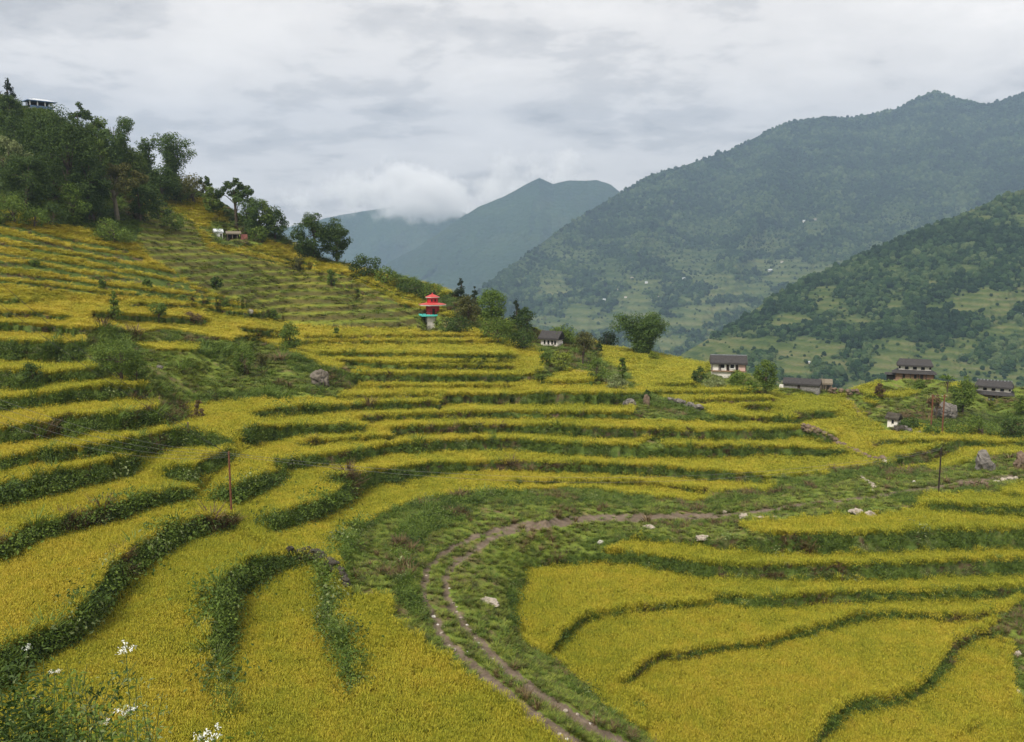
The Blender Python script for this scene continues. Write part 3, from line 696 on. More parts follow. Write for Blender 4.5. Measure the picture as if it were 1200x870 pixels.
# the crop: riser-to-riser beds of ripe rice
wr = (LAB == RICE).astype(float)
p, i, j, r = sample(wr, lambda y: np.maximum(.20, .0038*y), 101)
s = np.maximum(.20, .0038*p[:, 1])/.20; n = len(p); print('rice', n)
hz = (1.2+.18*(fbm(p[:, 0]*.35, p[:, 1]*.35, 77, 3)-.5)*2)*r.uniform(.94, 1.06, n)
scatter_gn('rice_crop', p, np.stack([r.normal(size=n)*.08+.9*(fbm(p[:, 0]*.22, p[:, 1]*.22, 78, 3)-.5), r.normal(size=n)*.08+.9*(fbm(p[:, 0]*.22, p[:, 1]*.22, 79, 3)-.5), r.uniform(0, 6.283, n)], 1),
           np.stack([s, s, hz*np.clip((V2[i, j]-250)/190, .42, 1)], 1), r.integers(0, 6, n), [rice_clump(k) for k in range(6)],
           'ripe golden rice standing in the curved terrace fields', 'rice crop')
# bank weeds
WEEDY = [[(395,645,22),(410,612,22),(450,597,20),(490,588,18),(540,582,16),(576,580,14)], [(478,628,22),(505,612,20),(540,600,12)],
  [(470,640,14),(478,665,12),(470,690,12),(490,720,10)],
  [(620,664,22),(606,690,18),(606,728,16),(640,768,13),(680,806,11),(745,858,11)], [(830,592,10),(900,575,10),(970,563,9),(1000,552,9),(1040,552,16),(1085,555,10)],
  [(600,585,12),(680,582,15),(760,590,10)], [(688,640,8),(742,632,12)], [(1050,583,10),(1080,588,10)], [(1130,575,10),(1165,574,8)], [(1148,741,12),(1172,735,20),(1200,715,26)],
  [(1190,760,8),(1188,800,8)], [(745,465,10),(800,480,12),(830,488,10)], [(1060,495,16),(1110,500,18),(1200,500,30)], [(120,390,12),(140,420,40),(150,440,26)],
  [(330,405,10),(345,425,12),(400,445,12)], [(200,400,10),(240,410,10),(285,420,22)], [(190,480,12),(215,490,10)], [(230,470,8),(330,462,8)], [(570,392,14),(620,400,18),(690,420,20)], [(640,430,12),(690,442,14),(735,448,14)]]
wd = field(WEEDY)
lipb = blur((LAB == BANK).astype(float), 1)
nz = fbm(X2*.22, Y2*.22, 61, 3)
bare = sm(fbm(X2*.45, Y2*.45, 64, 3), .56, .62)
wb = np.where(LAB == BANK, 1.0-np.where(V2 > 560, .35, .7)*bare, 0) + np.where((LAB == GRASS) & (wd > -2), 1.0, np.where(LAB == GRASS, .05+.28*sm(nz, .54, .64), 0)) + np.where(LAB == WOOD, .6, 0)
p, i, j, r = sample(wb, lambda y: np.maximum(.26, .0042*y), 102)
s = np.maximum(.26, .0042*p[:, 1])/.26; n = len(p); print('weeds', n)
s = s*r.lognormal(-.03, .32, n)*np.where(LAB[i, j] == BANK, 1, np.where((wd[i, j] > -2) & (U2[i, j] < 600) & (V2[i, j] > 560), 1.35, .85))*np.where(U2[i, j] < 420, 1.15, .9)
s = s*np.where((LAB[i, j] == BANK) & (V2[i, j] < 345), .36, np.where((LAB[i, j] == BANK) & (V2[i, j] < 400), .5, np.where((LAB[i, j] == BANK) & (V2[i, j] < 470), .85, 1)))*np.where((LAB[i, j] == BANK) & (V2[i, j] > 560), 1.0+.45*np.clip((650-U2[i, j])/300, 0, 1), 1)
flat = np.clip(1.5-p[:, 1]/130, .5, 1)
kind = np.where(r.uniform(size=n) < .62, r.integers(0, 3, n), r.integers(3, 6, n))
s = s*np.where((kind >= 3) & (V2[i, j] > 560), .75, 1)
kind = np.where((nz[i, j] > .6) & (r.uniform(size=n) < .5), 7, kind); kind = np.where(r.uniform(size=n) < .08, 6, kind)
scatter_gn('bank_weeds', p, np.stack([r.normal(size=n)*.2, r.normal(size=n)*.2, r.uniform(0, 6.283, n)], 1),
           np.stack([s, s, s*flat*r.uniform(.75, 1.1, n)], 1), kind,
           [weed_clump(k, LEAF['dark' if k == 0 else 'mid']) for k in range(3)] + [weed_clump(10+k, LEAF['mid'], 50, .4, .55, .075, .035, 34) for k in range(3)] + [weed_clump(20, LEAF['pale'], 50, .3, .5, .09, .045), weed_clump(21, LEAF['dry'], 16, .32, .5, .08, .03, 40)],
           'dark green weeds and grasses covering the terrace banks', 'weeds')
# short turf of the verges and fallow steps
wg = np.where(LAB == GRASS, .8, np.where(LAB == FAL, .34, np.where(LAB == WOOD, .3, 0)))*(.35+1.1*sm(fbm(X2*.5, Y2*.5, 63, 3), .38, .6))
wg = np.where((LAB == RUT), .025, wg)
p, i, j, r = sample(wg, lambda y: np.maximum(.28, .0044*y), 103)
s = np.maximum(.28, .0044*p[:, 1])/.28; n = len(p); print('turf', n)
s = s*r.uniform(.6, 1.3, n)
kind = r.integers(0, 4, n)
scatter_gn('short_grass', p, np.stack([r.normal(size=n)*.15, r.normal(size=n)*.15, r.uniform(0, 6.283, n)], 1),
           np.stack([s, s, s*r.uniform(.35, .8, n)*np.where(LAB[i, j] == FAL, .45, np.clip(1.5-p[:, 1]/130, .5, 1))], 1), kind,
           [weed_clump(30, LEAF['mid'], 8, .45, .34, .08, .04, 44), weed_clump(31, LEAF['turf'], 0, .45, .32, .08, .04, 44), weed_clump(32, LEAF['olive'], 0, .45, .36, .08, .04, 46), weed_clump(33, LEAF['turf'], 12, .45, .30, .07, .04, 40)],
           'short green grass on the track verges and fallow steps', 'grass')
# forest crowns on the facing hillsides
def crown(seed, mat):
    r = np.random.default_rng(seed); bm = bmesh.new(); bmesh.ops.create_icosphere(bm, subdivisions=3, radius=.5)
    for v in bm.verts:
        c = v.co.normalized(); k = mnoise.fractal(c*2.3+Vector((seed*3.1, 0, 0)), 1, 2, 4)
        v.co = c*(.5+.16*k+.05*mnoise.noise(c*9+Vector((seed, 0, 0)))); v.co.z = v.co.z*1.05+.35
    me = bpy.data.meshes.new('crown'); bm.to_mesh(me); bm.free(); o = bpy.data.objects.new('crown', me); me.materials.append(mat); return o
def crown_mat(name, cols):
    m, t, b = principled(name, .9, .05); g = N(t, 'ShaderNodeNewGeometry'); oi = N(t, 'ShaderNodeObjectInfo')
    n = N(t, 'ShaderNodeTexNoise', Scale=.9, Detail=4, Roughness=.7); L(t, g.outputs['Position'], n.inputs[0])
    L(t, ramp(t, mathn(t, 'ADD', mathn(t, 'MULTIPLY', oi.outputs['Random'], .6), mathn(t, 'MULTIPLY', n.outputs[0], .4)), [(.2+.6*k/(len(cols)-1), c) for k, c in enumerate(cols)], 'LINEAR'), b.inputs['Base Color'])
    bp = N(t, 'ShaderNodeBump', Strength=1, Distance=1.2); L(t, n.outputs[0], bp.inputs['Height']); L(t, bp.outputs[0], b.inputs['Normal'])
    return m
CM = [crown_mat('forest_dark', [(.008,.022,.010),(.016,.037,.016),(.028,.052,.021)]), crown_mat('forest_mid', [(.014,.034,.014),(.028,.058,.021),(.046,.082,.030)]), crown_mat('forest_pale', [(.034,.064,.024),(.060,.095,.034),(.095,.130,.052)])]
def forest(name, M, dens, size, seed, label, vmax, slots=(0, 0, 0, 1, 1, 2)):
    r = np.random.default_rng(seed); Pm = M['P']; e1 = Pm[1:, :-1]-Pm[:-1, :-1]; e2 = Pm[:-1, 1:]-Pm[:-1, :-1]
    area = np.linalg.norm(np.cross(e1, e2), axis=2); op = M['open'][:-1, :-1]
    lam = area*dens*np.clip(1.0-op*.95, 0, 1)*(M['V'][:-1, :-1] < vmax)*(M['U'][:-1, :-1] < 1330)
    n = r.poisson(lam); i, j = np.nonzero(n); c = n[i, j]; i = np.repeat(i, c); j = np.repeat(j, c)
    a = r.uniform(size=len(i))[:, None]; b = r.uniform(size=len(i))[:, None]
    p = (Pm[i, j]*(1-a)+Pm[i+1, j]*a)*(1-b)+(Pm[i, j+1]*(1-a)+Pm[i+1, j+1]*a)*b
    n = len(p); print(name, n); s = size*r.lognormal(0, .28, n)*np.where(op[i, j] > .3, .55, 1); p[:, 2] -= .15*s
    nn_ = fbm(p[:, 0]/90., (p[:, 1]+p[:, 2]*2)/90., seed, 3)
    k = np.clip(np.floor(r.uniform(size=n)*2.4 + (nn_-.5)*5.5 + .1), 0, 2).astype(int)*2 + r.integers(0, 2, n)
    scatter_gn(name, p, np.stack([r.normal(size=n)*.1, r.normal(size=n)*.1, r.uniform(0, 6.283, n)], 1), np.stack([s, s, s*r.uniform(.8, 1.4, n)], 1), k,
               [crown(q+seed, CM[q//2]) for q in range(6)], label, 'forest')
forest('hillside_forest', M3, 1/15., 4.5, 5, 'dense woodland covering the nearer hillside on the right', 540)
forest('mountain_forest', M1, 1/80., 7.8, 6, 'hazy woodland covering the big mountain across the valley', 480)
# ------------------------------------------------------------------ air
top_z = max(M['P'][..., 2].max() for M in (M1, M2, M3)) + 40
hb = MB().box(-6000, 6000, -120, 5050, -421, top_z)
hm = bpy.data.materials.new('haze'); hm.use_nodes = True; t = hm.node_tree; t.nodes.remove(t.nodes['Principled BSDF'])
pv = N(t, 'ShaderNodeVolumePrincipled'); pv.inputs['Color'].default_value = (.42, .55, .75, 1); pv.inputs['Density'].default_value = 1.6e-4; pv.inputs['Anisotropy'].default_value = .1
L(t, pv.outputs[0], t.nodes['Material Output'].inputs['Volume'])
tag(hb.build('haze', hm), kind='stuff')
# ------------------------------------------------------------------ trees and shrubs
def px_m(Y): return Y/FOCAL_PX
def clumps_for(kind, H, W, r):
    """centres and radii of the leaf masses of a crown"""
    out = []
    if kind in ('round', 'bush', 'airy'):
        z0 = {'round': .04, 'bush': 0.0, 'airy': .30}[kind]*H; n = {'round': 40, 'bush': 26, 'airy': 22}[kind]
        lean = r.normal(size=2)*.06*W
        for _ in range(n):
            d = r.normal(size=3); d /= np.linalg.norm(d); k = r.uniform(.35, .86)**.6
            zc = (z0+H)/2; c = np.array((d[0]*W*.5*k+lean[0], d[1]*W*.45*k+lean[1], zc+d[2]*(H-z0)*.5*k))
            f = 1-.25*max(0, (c[2]-zc)/(H-z0)*2); c[:2] *= f
            out.append((c, W*r.uniform(.12, .23)*(.72 if kind == 'airy' else 1)))
    elif kind == 'conical':
        for _ in range(26):
            q = r.uniform(.08, 1)**.9; a = r.uniform(0, 6.283); rad = W*.5*(1-q)*.9*r.uniform(.4, 1)
            out.append((np.array((rad*math.cos(a), rad*math.sin(a), H*q*.95)), W*(.20-.11*q)))
    elif kind == 'umbrella':
        for _ in range(30):
            a = r.uniform(0, 6.283); k = math.sqrt(r.uniform()); 
            out.append((np.array((k*W*.46*math.cos(a), k*W*.42*math.sin(a), H*(.92-.34*k*k*r.uniform(.5, 1.3)-.12*r.uniform()))), W*r.uniform(.07, .12)))
    elif kind == 'bamboo':
        for s in range(15):
            a = r.uniform(0, 6.283); reach = W*.5*r.uniform(.2, 1.0); top = H*r.uniform(.62, 1.0)
            for q in np.linspace(.08, 1.0, 9):
                d = reach*(.16+.84*q**1.9)*q**.3; z = top*(q*1.08-.20*q**6)
                out.append((np.array((d*math.cos(a)+r.normal()*W*.03, d*math.sin(a)+r.normal()*W*.03, z)), W*r.uniform(.08, .16)*(1.1-.35*abs(q-.6))))
    elif kind == 'palm':
        for s in range(11):
            a = r.uniform(0, 6.283)
            for q in np.linspace(.2, 1, 5):
                out.append((np.array((W*.5*q*math.cos(a), W*.5*q*math.sin(a), H*(.72+.28*math.sin(q*2.4)*r.uniform(.7, 1.1)))), W*.06))
    return out
NLEAF = {'round': 4200, 'bush': 2600, 'airy': 2300, 'conical': 1900, 'umbrella': 3200, 'bamboo': 4400, 'palm': 900}
tree_count = [0]
def tree(kind, u, vb, vt, w, mat, label, name='broadleaf_tree', cat='tree', group=None, sink=.0, bark=None, dens=1.0):
    tree_count[0] += 1; seed = tree_count[0]*13+5; r = np.random.default_rng(seed)
    g = ground_at(u, vb); s = px_m(g.y); H = (vb-vt)*s; W = w*s; g.z -= sink+.1
    root = empty(name, g, r.uniform(0, 6.283)); tag(root, label, cat, group)
    cl = clumps_for(kind, H, W, r)
    n = int(NLEAF[kind]*dens*np.clip((w*(vb-vt))/2400, .25, 2.2)); per = np.array([c[1]**2 for c in cl]); per = per/per.sum()
    k = r.choice(len(cl), n, p=per); C = np.array([c[0] for c in cl])[k]; rad = np.array([c[1] for c in cl])[k]
    d = r.normal(size=(n, 3)); d /= np.linalg.norm(d, axis=1, keepdims=True)
    p = C + d*(rad*r.uniform(.25, 1.05, n)**.6)[:, None]*np.array((1, 1, .8))
    keep = p[:, 2] > .02; p, d = p[keep], d[keep]; n = len(p)
    nv = d*.7 + np.array((0, 0, .55)) + r.normal(size=(n, 3))*.35
    ll = max(.13, 2.5*s)*(1.15 if kind in ('bamboo', 'palm') else 1)
    V_, F_ = leaves(p, nv, r.uniform(.7, 1.4, n)*ll, r.uniform(.6, 1.0, n)*ll*(.42 if kind in ('bamboo', 'palm') else .62), r, .5)
    m = MB()
    if kind == 'bamboo':
        for _ in range(9):
            a = r.uniform(0, 6.283); e = W*.22*r.uniform(.2, 1)
            m.tube([(.1*W*math.cos(a)*.5, .1*W*math.sin(a)*.5, -.3), (e*.5*math.cos(a), e*.5*math.sin(a), H*.45), (e*math.cos(a), e*math.sin(a), H*.75)], [.018*H*.3, .015*H*.3, .008*H*.3], 5)
    else:
        tr = max(.012*H+.02*W, .04); top = H*(.55 if kind != 'bush' else .4); lx, ly = r.normal(size=2)*W*.05
        m.tube([(0, 0, -.3), (lx*.4, ly*.4, top*.5), (lx, ly, top), (lx*1.2, ly*1.2, top*1.35)], [tr*1.25, tr, tr*.7, tr*.3], 7)
        for c in [cl[q] for q in r.choice(len(cl), min(9, len(cl)), replace=False)]:
            z = top*r.uniform(.35, .95); e = c[0]; b0 = np.array((lx*z/top, ly*z/top, z)); mid = (b0+e)/2+np.array((0, 0, .04*H))
            m.tube([b0, mid, e], [tr*.45, tr*.28, tr*.1], 5)
    m.build('trunk', bark or BARK, root)
    link('crown', np_mesh('crown', V_, F_), LEAF[mat], root)
    return root
HILL = 'trees on the wooded slope at upper left'
# wooded slope, upper left
tree('conical', 10, 124, 92, 22, 'pine', 'small dark pointed tree on the skyline beside the open pavilion', 'conifer_tree', group=HILL)
tree('round', 50, 205, 132, 56, 'dark', 'dark green tree directly below the open pavilion', group=HILL)
tree('round', 84, 256, 131, 78, 'dark', 'biggest and darkest broadleaf tree of the wooded slope', group=HILL, dens=1.5)
tree('airy', 95, 190, 117, 34, 'dark', 'thin airy tree with see-through top rising against the sky', group=HILL)
tree('bamboo', 140, 212, 132, 50, 'bamboo', 'feathery bamboo clump with a ragged top on the skyline', 'bamboo_clump', 'bamboo', group=HILL)
tree('bamboo', 203, 214, 152, 58, 'bamboo', 'bamboo clump with its plumes arching out to the right over the ridge', 'bamboo_clump', 'bamboo', group=HILL)
tree('bamboo', 174, 216, 156, 26, 'bamboo', 'narrow bamboo clump between the two broad ones', 'bamboo_clump', 'bamboo', group=HILL)
tree('umbrella', 138, 258, 187, 76, 'olive', 'olive flat-topped tree with a pale slim trunk', group=HILL, bark=PALEBARK, dens=1.3)
tree('bush', 86, 264, 216, 42, 'bright', 'bright green rounded shrub at the foot of the dark trees', 'shrub', 'shrub', group=HILL)
tree('bush', 134, 284, 254, 48, 'mid', 'low spreading dark shrub just above the highest yellow strips', 'shrub', 'shrub', group=HILL)
tree('bush', 186, 258, 233, 26, 'dark', 'dark shrub standing alone on the grassy slope right of the flat-topped tree', 'shrub', 'shrub')
tree('bush', 207, 273, 252, 28, 'mid', 'low leafy shrub downhill from the lone dark shrub', 'shrub', 'shrub')
tree('bush', 18, 262, 224, 54, 'mid', 'leafy green shrub at the left picture edge under the trees', 'shrub', 'shrub', group=HILL)
tree('bush', 40, 268, 241, 34, 'bright', 'light green low shrub beside the shrub at the left edge', 'shrub', 'shrub', group=HILL)
tree('airy', 14, 222, 160, 58, 'pale', 'pale yellowish tree with drooping leaves at the left picture edge', group=HILL)
tree('round', 18, 190, 138, 44, 'dark', 'dark tree on the slope above the pale drooping tree', group=HILL)
tree('bush', 228, 238, 205, 52, 'olive', 'olive brush covering the ridge right of the bamboo', 'shrub', 'shrub', group=HILL)
tree('round', 120, 208, 160, 36, 'mid', 'mid green tree wedged between the darkest tree and the bamboo', group=HILL)
tree('bush', 165, 240, 208, 40, 'dark', 'dark undergrowth thicket behind the flat-topped tree', 'shrub', 'shrub', group=HILL)
tree('bush', 212, 238, 213, 26, 'mid', 'round green shrub under the ridge brush', 'shrub', 'shrub', group=HILL)
tree('airy', 242, 236, 205, 18, 'dark', 'slender tree at the right end of the ridge brush', group=HILL)
tree('round', 40, 232, 176, 52, 'dark', 'dark green tree behind the light green shrub at the left', group=HILL)
tree('bush', 110, 262, 232, 34, 'dark', 'dark shrub between the bright rounded shrub and the flat-topped tree', 'shrub', 'shrub', group=HILL)
tree('bush', 62, 266, 238, 32, 'dark', 'dark thicket left of the bright rounded shrub', 'shrub', 'shrub', group=HILL)
for u, vb, vt, w, m, lb in ((30, 250, 176, 58, 'dark', 'dark tree low on the wooded slope near the left picture edge'), (62, 215, 140, 56, 'dark', 'dark tree between the pavilion and the biggest dark tree'),
    (104, 258, 176, 54, 'dark', 'dark full tree in front of the slope left of the flat-topped olive tree'), (112, 190, 138, 34, 'mid', 'green tree on the ridge left of the first bamboo'),
    (158, 214, 172, 42, 'mid', 'green crown filling the gap between the bamboos'), (190, 236, 196, 40, 'dark', 'dark round tree under the arching bamboo'), (165, 262, 214, 34, 'dark', 'dark tree right behind the slim pale trunk'),
    (10, 160, 112, 30, 'dark', 'dark crown under the small pointed skyline tree'), (246, 250, 216, 26, 'mid', 'round green tree between the ridge brush and the airy spreading tree'), (308, 276, 236, 30, 'mid', 'green crown between the farmhouse bamboo and the next dark tree')):
    tree('round', u, vb, vt, w, m, lb, group=HILL, dens=1.2)
# ridge between the farmstead and the tower
RID = 'trees along the middle ridge'
tree('umbrella', 277, 264, 206, 44, 'dark', 'airy spreading tree on the ridge above the white farmhouse', group=RID)
tree('bamboo', 294, 276, 222, 44, 'bamboo', 'green plumed bamboo right of the white farmhouse', 'bamboo_clump', 'bamboo', group=RID)
tree('round', 322, 281, 245, 36, 'dark', 'dark tree on the ridge right of the farmhouse bamboo', group=RID)
tree('bush', 303, 283, 262, 24, 'mid', 'green shrub at the foot of the farmhouse bamboo', 'shrub', 'shrub', group=RID)
tree('round', 367, 304, 246, 46, 'dark', 'taller left tree of the dark pair on the ridge', group=RID, dens=1.4)
tree('round', 394, 307, 256, 36, 'dark', 'lower right tree of the dark pair on the ridge', group=RID, dens=1.3)
tree('bush', 430, 325, 297, 38, 'dark', 'dark dome-shaped tree halfway between the dark pair and the tower', group=RID, dens=1.4)
tree('bush', 452, 332, 312, 32, 'mid', 'green shrub right of the dome-shaped tree', 'shrub', 'shrub', group=RID)
tree('bush', 478, 344, 326, 40, 'dark', 'dark scrub patch left of the ridge crest above the tower', 'shrub', 'shrub', group=RID)
tree('bush', 506, 352, 330, 34, 'mid', 'green scrub on the slope behind the tower', 'shrub', 'shrub', group=RID)
tree('conical', 540, 350, 325, 20, 'pine', 'left pointed conifer on the ridge behind the tower', 'conifer_tree', group=RID)
tree('conical', 556, 356, 329, 15, 'pine', 'right pointed conifer on the ridge behind the tower', 'conifer_tree', group=RID)
# young trees and shrubs between the fields
tree('conical', 135, 374, 336, 24, 'mid', 'pointed young tree on the bund left of a round one', 'young_tree')
tree('bush', 186, 376, 347, 23, 'mid', 'rounded young tree on the bund right of a pointed one', 'young_tree')
tree('bush', 226, 378, 366, 24, 'dry', 'reddish brown dry brush heap at the end of the bund', 'dry_bush', 'bush')
tree('round', 340, 409, 372, 29, 'mid', 'dense dark green round tree standing above the grey rock heap', 'small_tree')
tree('bush', 389, 337, 317, 14, 'mid', 'small round bush on the fallow slope under the dark pair', 'bush', 'bush')
tree('bush', 254, 341, 323, 15, 'dark', 'dark little bush on the left part of the fallow slope', 'bush', 'bush')
tree('bush', 320, 374, 359, 12, 'mid', 'small bush beside the topmost strip left of the round tree', 'bush', 'bush')
tree('bush', 345, 316, 300, 20, 'olive', 'olive bush on the upper yellow strip of the slope', 'bush', 'bush')
tree('airy', 142, 448, 382, 62, 'mid', 'large loose leafy shrub in the middle of the left terraces', 'shrub', 'shrub')
tree('bush', 160, 448, 408, 30, 'mid', 'leafy lower shrub at the right foot of the large loose one', 'shrub', 'shrub')
tree('bush', 41, 454, 421, 27, 'dark', 'round dark bush on the left terraces crossed by wires', 'bush', 'bush')
tree('bush', 120, 471, 447, 18, 'mid', 'small upright bush on a bank below the large loose shrub', 'bush', 'bush')
tree('bush', 285, 439, 401, 26, 'mid', 'bushy green sapling on the rough slope left of the rock heap', 'sapling')
tree('bush', 90, 513, 482, 38, 'mid', 'leafy dark shrub in the bank below two yellow strips at left', 'shrub', 'shrub')
tree('bush', 203, 644, 616, 26, 'bright', 'bright broad-leaved plant in the bank left of the bare pole', 'leafy_plant', 'plant')
tree('bush', 304, 432, 408, 20, 'olive', 'olive scrub bush right of the bushy sapling', 'bush', 'bush')
tree('bush', 233, 488, 458, 14, 'dry', 'dry straw-coloured grass tuft beside the rough green patch', 'dry_tuft', 'grass tuft')
tree('bush', 395, 391, 378, 7, 'mid', 'tiny bush on the strip right of the round tree', 'bush', 'bush')
tree('bush', 42, 313, 304, 13, 'mid', 'small bush on the upper left strips', 'bush', 'bush')
tree('bush', 118, 338, 326, 10, 'mid', 'small bush on the strip above the pointed young tree', 'bush', 'bush')
tree('bush', 174, 337, 324, 12, 'mid', 'small bush on the strip above the rounded young tree', 'bush', 'bush')
tree('bush', 264, 358, 349, 8, 'mid', 'tiny bush on the long strips below the fallow slope', 'bush', 'bush')
tree('bush', 108, 446, 424, 26, 'mid', 'low green shrub left of the large loose shrub', 'shrub', 'shrub')
# thicket right of the tower
THI = 'thicket between the tower and the stone farmhouse'
tree('bush', 534, 388, 367, 46, 'dark', 'low dark hedge touching the right side of the tower', 'shrub', 'shrub', group=THI)
tree('round', 574, 376, 340, 40, 'bright', 'bright green dome-shaped tree right of the tower', group=THI, dens=1.3)
tree('round', 550, 382, 344, 32, 'olive', 'olive brown tree left of the bright green dome-shaped tree', group=THI)
tree('conical', 605, 382, 350, 22, 'pine', 'dark conifer right of the bright green dome-shaped tree', 'conifer_tree', group=THI)
tree('round', 618, 390, 359, 25, 'dark', 'dark tree behind the stone farmhouse roof', group=THI)
tree('bush', 583, 400, 366, 48, 'mid', 'broad green thicket at the top of the centre strips', 'shrub', 'shrub', group=THI)
tree('bush', 614, 410, 379, 38, 'dark', 'dark round bush left of the stone farmhouse', 'bush', 'bush', group=THI)
tree('round', 658, 402, 380, 40, 'mid', 'green tree right behind the stone farmhouse', group=THI)
tree('round', 682, 408, 388, 30, 'olive', 'olive tree at the right end of the farmhouse thicket', group=THI)
tree('bush', 659, 433, 407, 27, 'yellow', 'yellow-green lush bush below the stone farmhouse', 'bush', 'bush', group=THI)
tree('airy', 683, 428, 391, 28, 'olive', 'tall thin-leaved clump right of the yellow-green bush', 'tall_shrub', 'shrub', group=THI)
tree('bush', 640, 430, 411, 18, 'mid', 'green bush left of the yellow-green one', 'bush', 'bush', group=THI)
tree('bush', 702, 412, 399, 13, 'dark', 'small dark round bush on the strip right of the thicket', 'bush', 'bush')
tree('bush', 697, 446, 420, 26, 'mid', 'spiky green bush above the little mud bank', 'bush', 'bush')
tree('bush', 722, 456, 431, 26, 'pale', 'pale spiky bush left of the slender sapling', 'bush', 'bush')
tree('round', 729, 448, 416, 10, 'mid', 'slender sapling with a small tuft of leaves', 'sapling')
tree('bamboo', 753, 414, 359, 64, 'bamboo', 'big bright bamboo clump alone on the ridge in the centre right', 'bamboo_clump', 'bamboo', dens=2.2)
tree('round', 711, 404, 385, 28, 'pine', 'dark distant tree just left of the big bamboo', group=THI)
tree('bush', 766, 420, 406, 14, 'yellow', 'small light green bush at the foot of the big bamboo', 'bush', 'bush')
tree('bush', 757, 472, 455, 11, 'dark', 'tiny dark bush on top of the standing rock', 'bush', 'bush')
# around the house in the middle right
YRD = 'shrubs around the long white house'
tree('bush', 822, 450, 426, 22, 'dark', 'dark shrub at the left front corner of the long white house', 'shrub', 'shrub', group=YRD)
tree('bush', 842, 454, 435, 29, 'pale', 'pale green banana-like bush in front of the long white house', 'bush', 'bush', group=YRD)
tree('bush', 864, 452, 431, 22, 'mid', 'green shrub under the right windows of the long white house', 'shrub', 'shrub', group=YRD)
tree('bush', 878, 457, 438, 20, 'bright', 'bright green shrub at the right corner of the long white house', 'shrub', 'shrub', group=YRD)
tree('round', 897, 459, 418, 27, 'mid', 'leafy tree right of the long white house', group=YRD)
# the knoll with the two-storey houses
KNO = 'greenery on the knoll of the two-storey houses'
tree('round', 1128, 484, 438, 30, 'mid', 'tall leafy tree between the two two-storey houses', group=KNO)
tree('palm', 1110, 460, 439, 18, 'bright', 'small banana plant left of the tall tree on the knoll', 'banana_plant', 'plant', group=KNO)
tree('bush', 1068, 501, 483, 28, 'dark', 'dark bush behind the small white hut', 'bush', 'bush', group=KNO)
tree('bush', 1089, 507, 489, 24, 'bright', 'bright round shrub at the foot of the twin poles', 'shrub', 'shrub', group=KNO)
tree('bush', 1120, 509, 490, 32, 'mid', 'green bush right of the stone ruin', 'bush', 'bush', group=KNO)
tree('bush', 1150, 509, 480, 38, 'mid', 'broad bush below the brick-walled house', 'bush', 'bush', group=KNO)
tree('bush', 1182, 512, 478, 40, 'dark', 'dark bush below the right end of the brick-walled house', 'bush', 'bush', group=KNO)
tree('round', 1195, 488, 459, 22, 'mid', 'tree at the right picture edge beside the brick-walled house', group=KNO)
tree('bush', 1183, 514, 506, 16, 'olive', 'small olive bush at the edge of the yellow field on the right', 'bush', 'bush', group=KNO)
tree('airy', 1097, 492, 455, 18, 'dry', 'reddish brown half-dead tree between the twin rusty poles', 'dead_tree', group=KNO)
tree('bush', 1077, 456, 446, 16, 'mid', 'low bush in front of the upper two-storey house', 'bush', 'bush', group=KNO)
tree('bush', 1030, 466, 450, 12, 'dry', 'brown dry bush left of the upper two-storey house', 'bush', 'bush', group=KNO)
# ------------------------------------------------------------------ buildings
def site(u, v, name, label, cat, group=None, turn=0, sink=.05, lift=0):
    g = ground_at(u, v); g.z += lift*px_m(g.y)-sink; root = empty(name, g, -math.atan2(g.x, g.y)+R(turn)); tag(root, label, cat, group)
    return root, px_m(g.y)
def frame_windows(root, s, xs, z0, z1, w, y, depth=.06, frame=None):
    for x in xs:
        f = MB().box(x-w/2, x+w/2, y-depth, y-.003, z0, z1).build('window', OPENING, root)
        if frame:
            e = .12*w+.02
            m = MB(); m.box(x-w/2-e, x-w/2, y-depth-.03, y-.006, z0-e, z1+e); m.box(x+w/2, x+w/2+e, y-depth-.03, y-.006, z0-e, z1+e)
            m.box(x-w/2, x+w/2, y-depth-.03, y-.006, z1, z1+e); m.box(x-w/2, x+w/2, y-depth-.03, y-.006, z0-e, z0); m.build('frame', frame, f)
# long white house
hr, s = site(854, 443, 'long_house', 'long low white house with a dark slate roof on the terrace edge', 'house', turn=4)
base = 1.2
w2 = 19.5*s; d = 9*s; zt = 20*s
MB().box(-w2, w2, 0, d*2, -1, zt).build('wall', PLASTER, hr)
MB().box(w2-8*s, w2+.02, -.03, d, 9*s, zt-.05).build('end_wall', PINK, hr)
rf = MB().gable(-w2-2*s, w2+2*s, -3*s, 2*d+3*s, zt-.2, 8*s, .3).build('roof', SLATE, hr)
MB().box(-w2-1.6*s, w2+1.6*s, d-.6*s, d+.6*s, zt-.2+7.6*s, zt-.2+8.5*s).build('ridge', SLATEBLUE, rf)
frame_windows(hr, s, [-7*s, 4*s], 12*s, 17*s, 4.4*s, 0, frame=WHITEP)
MB().box(-1.6*s-10*s, 1.0*s-10*s-1.5*s, -.05, -.003, 9*s, 18*s).build('door', DARKWOOD, hr)
MB().box(-2.6*s, .4*s, -.05, -.003, 9*s, 18.5*s).build('door', DARKWOOD, hr)
MB().box(8*s, 11*s, -.05, -.003, 9*s, 18.5*s).build('door', DARKWOOD, hr)
MB().box(-w2-1.0*s, w2+1.0*s, -2.4*s, -.02, 8.0*s, 9.2*s).build('verandah', BRICKW, hr)
for k in range(5): MB().tube([(-w2+k*w2/2, -2.2*s, 9.2*s), (-w2+k*w2/2, -2.2*s, zt-.1)], .5*s, 6).build('post', DARKWOOD, hr)
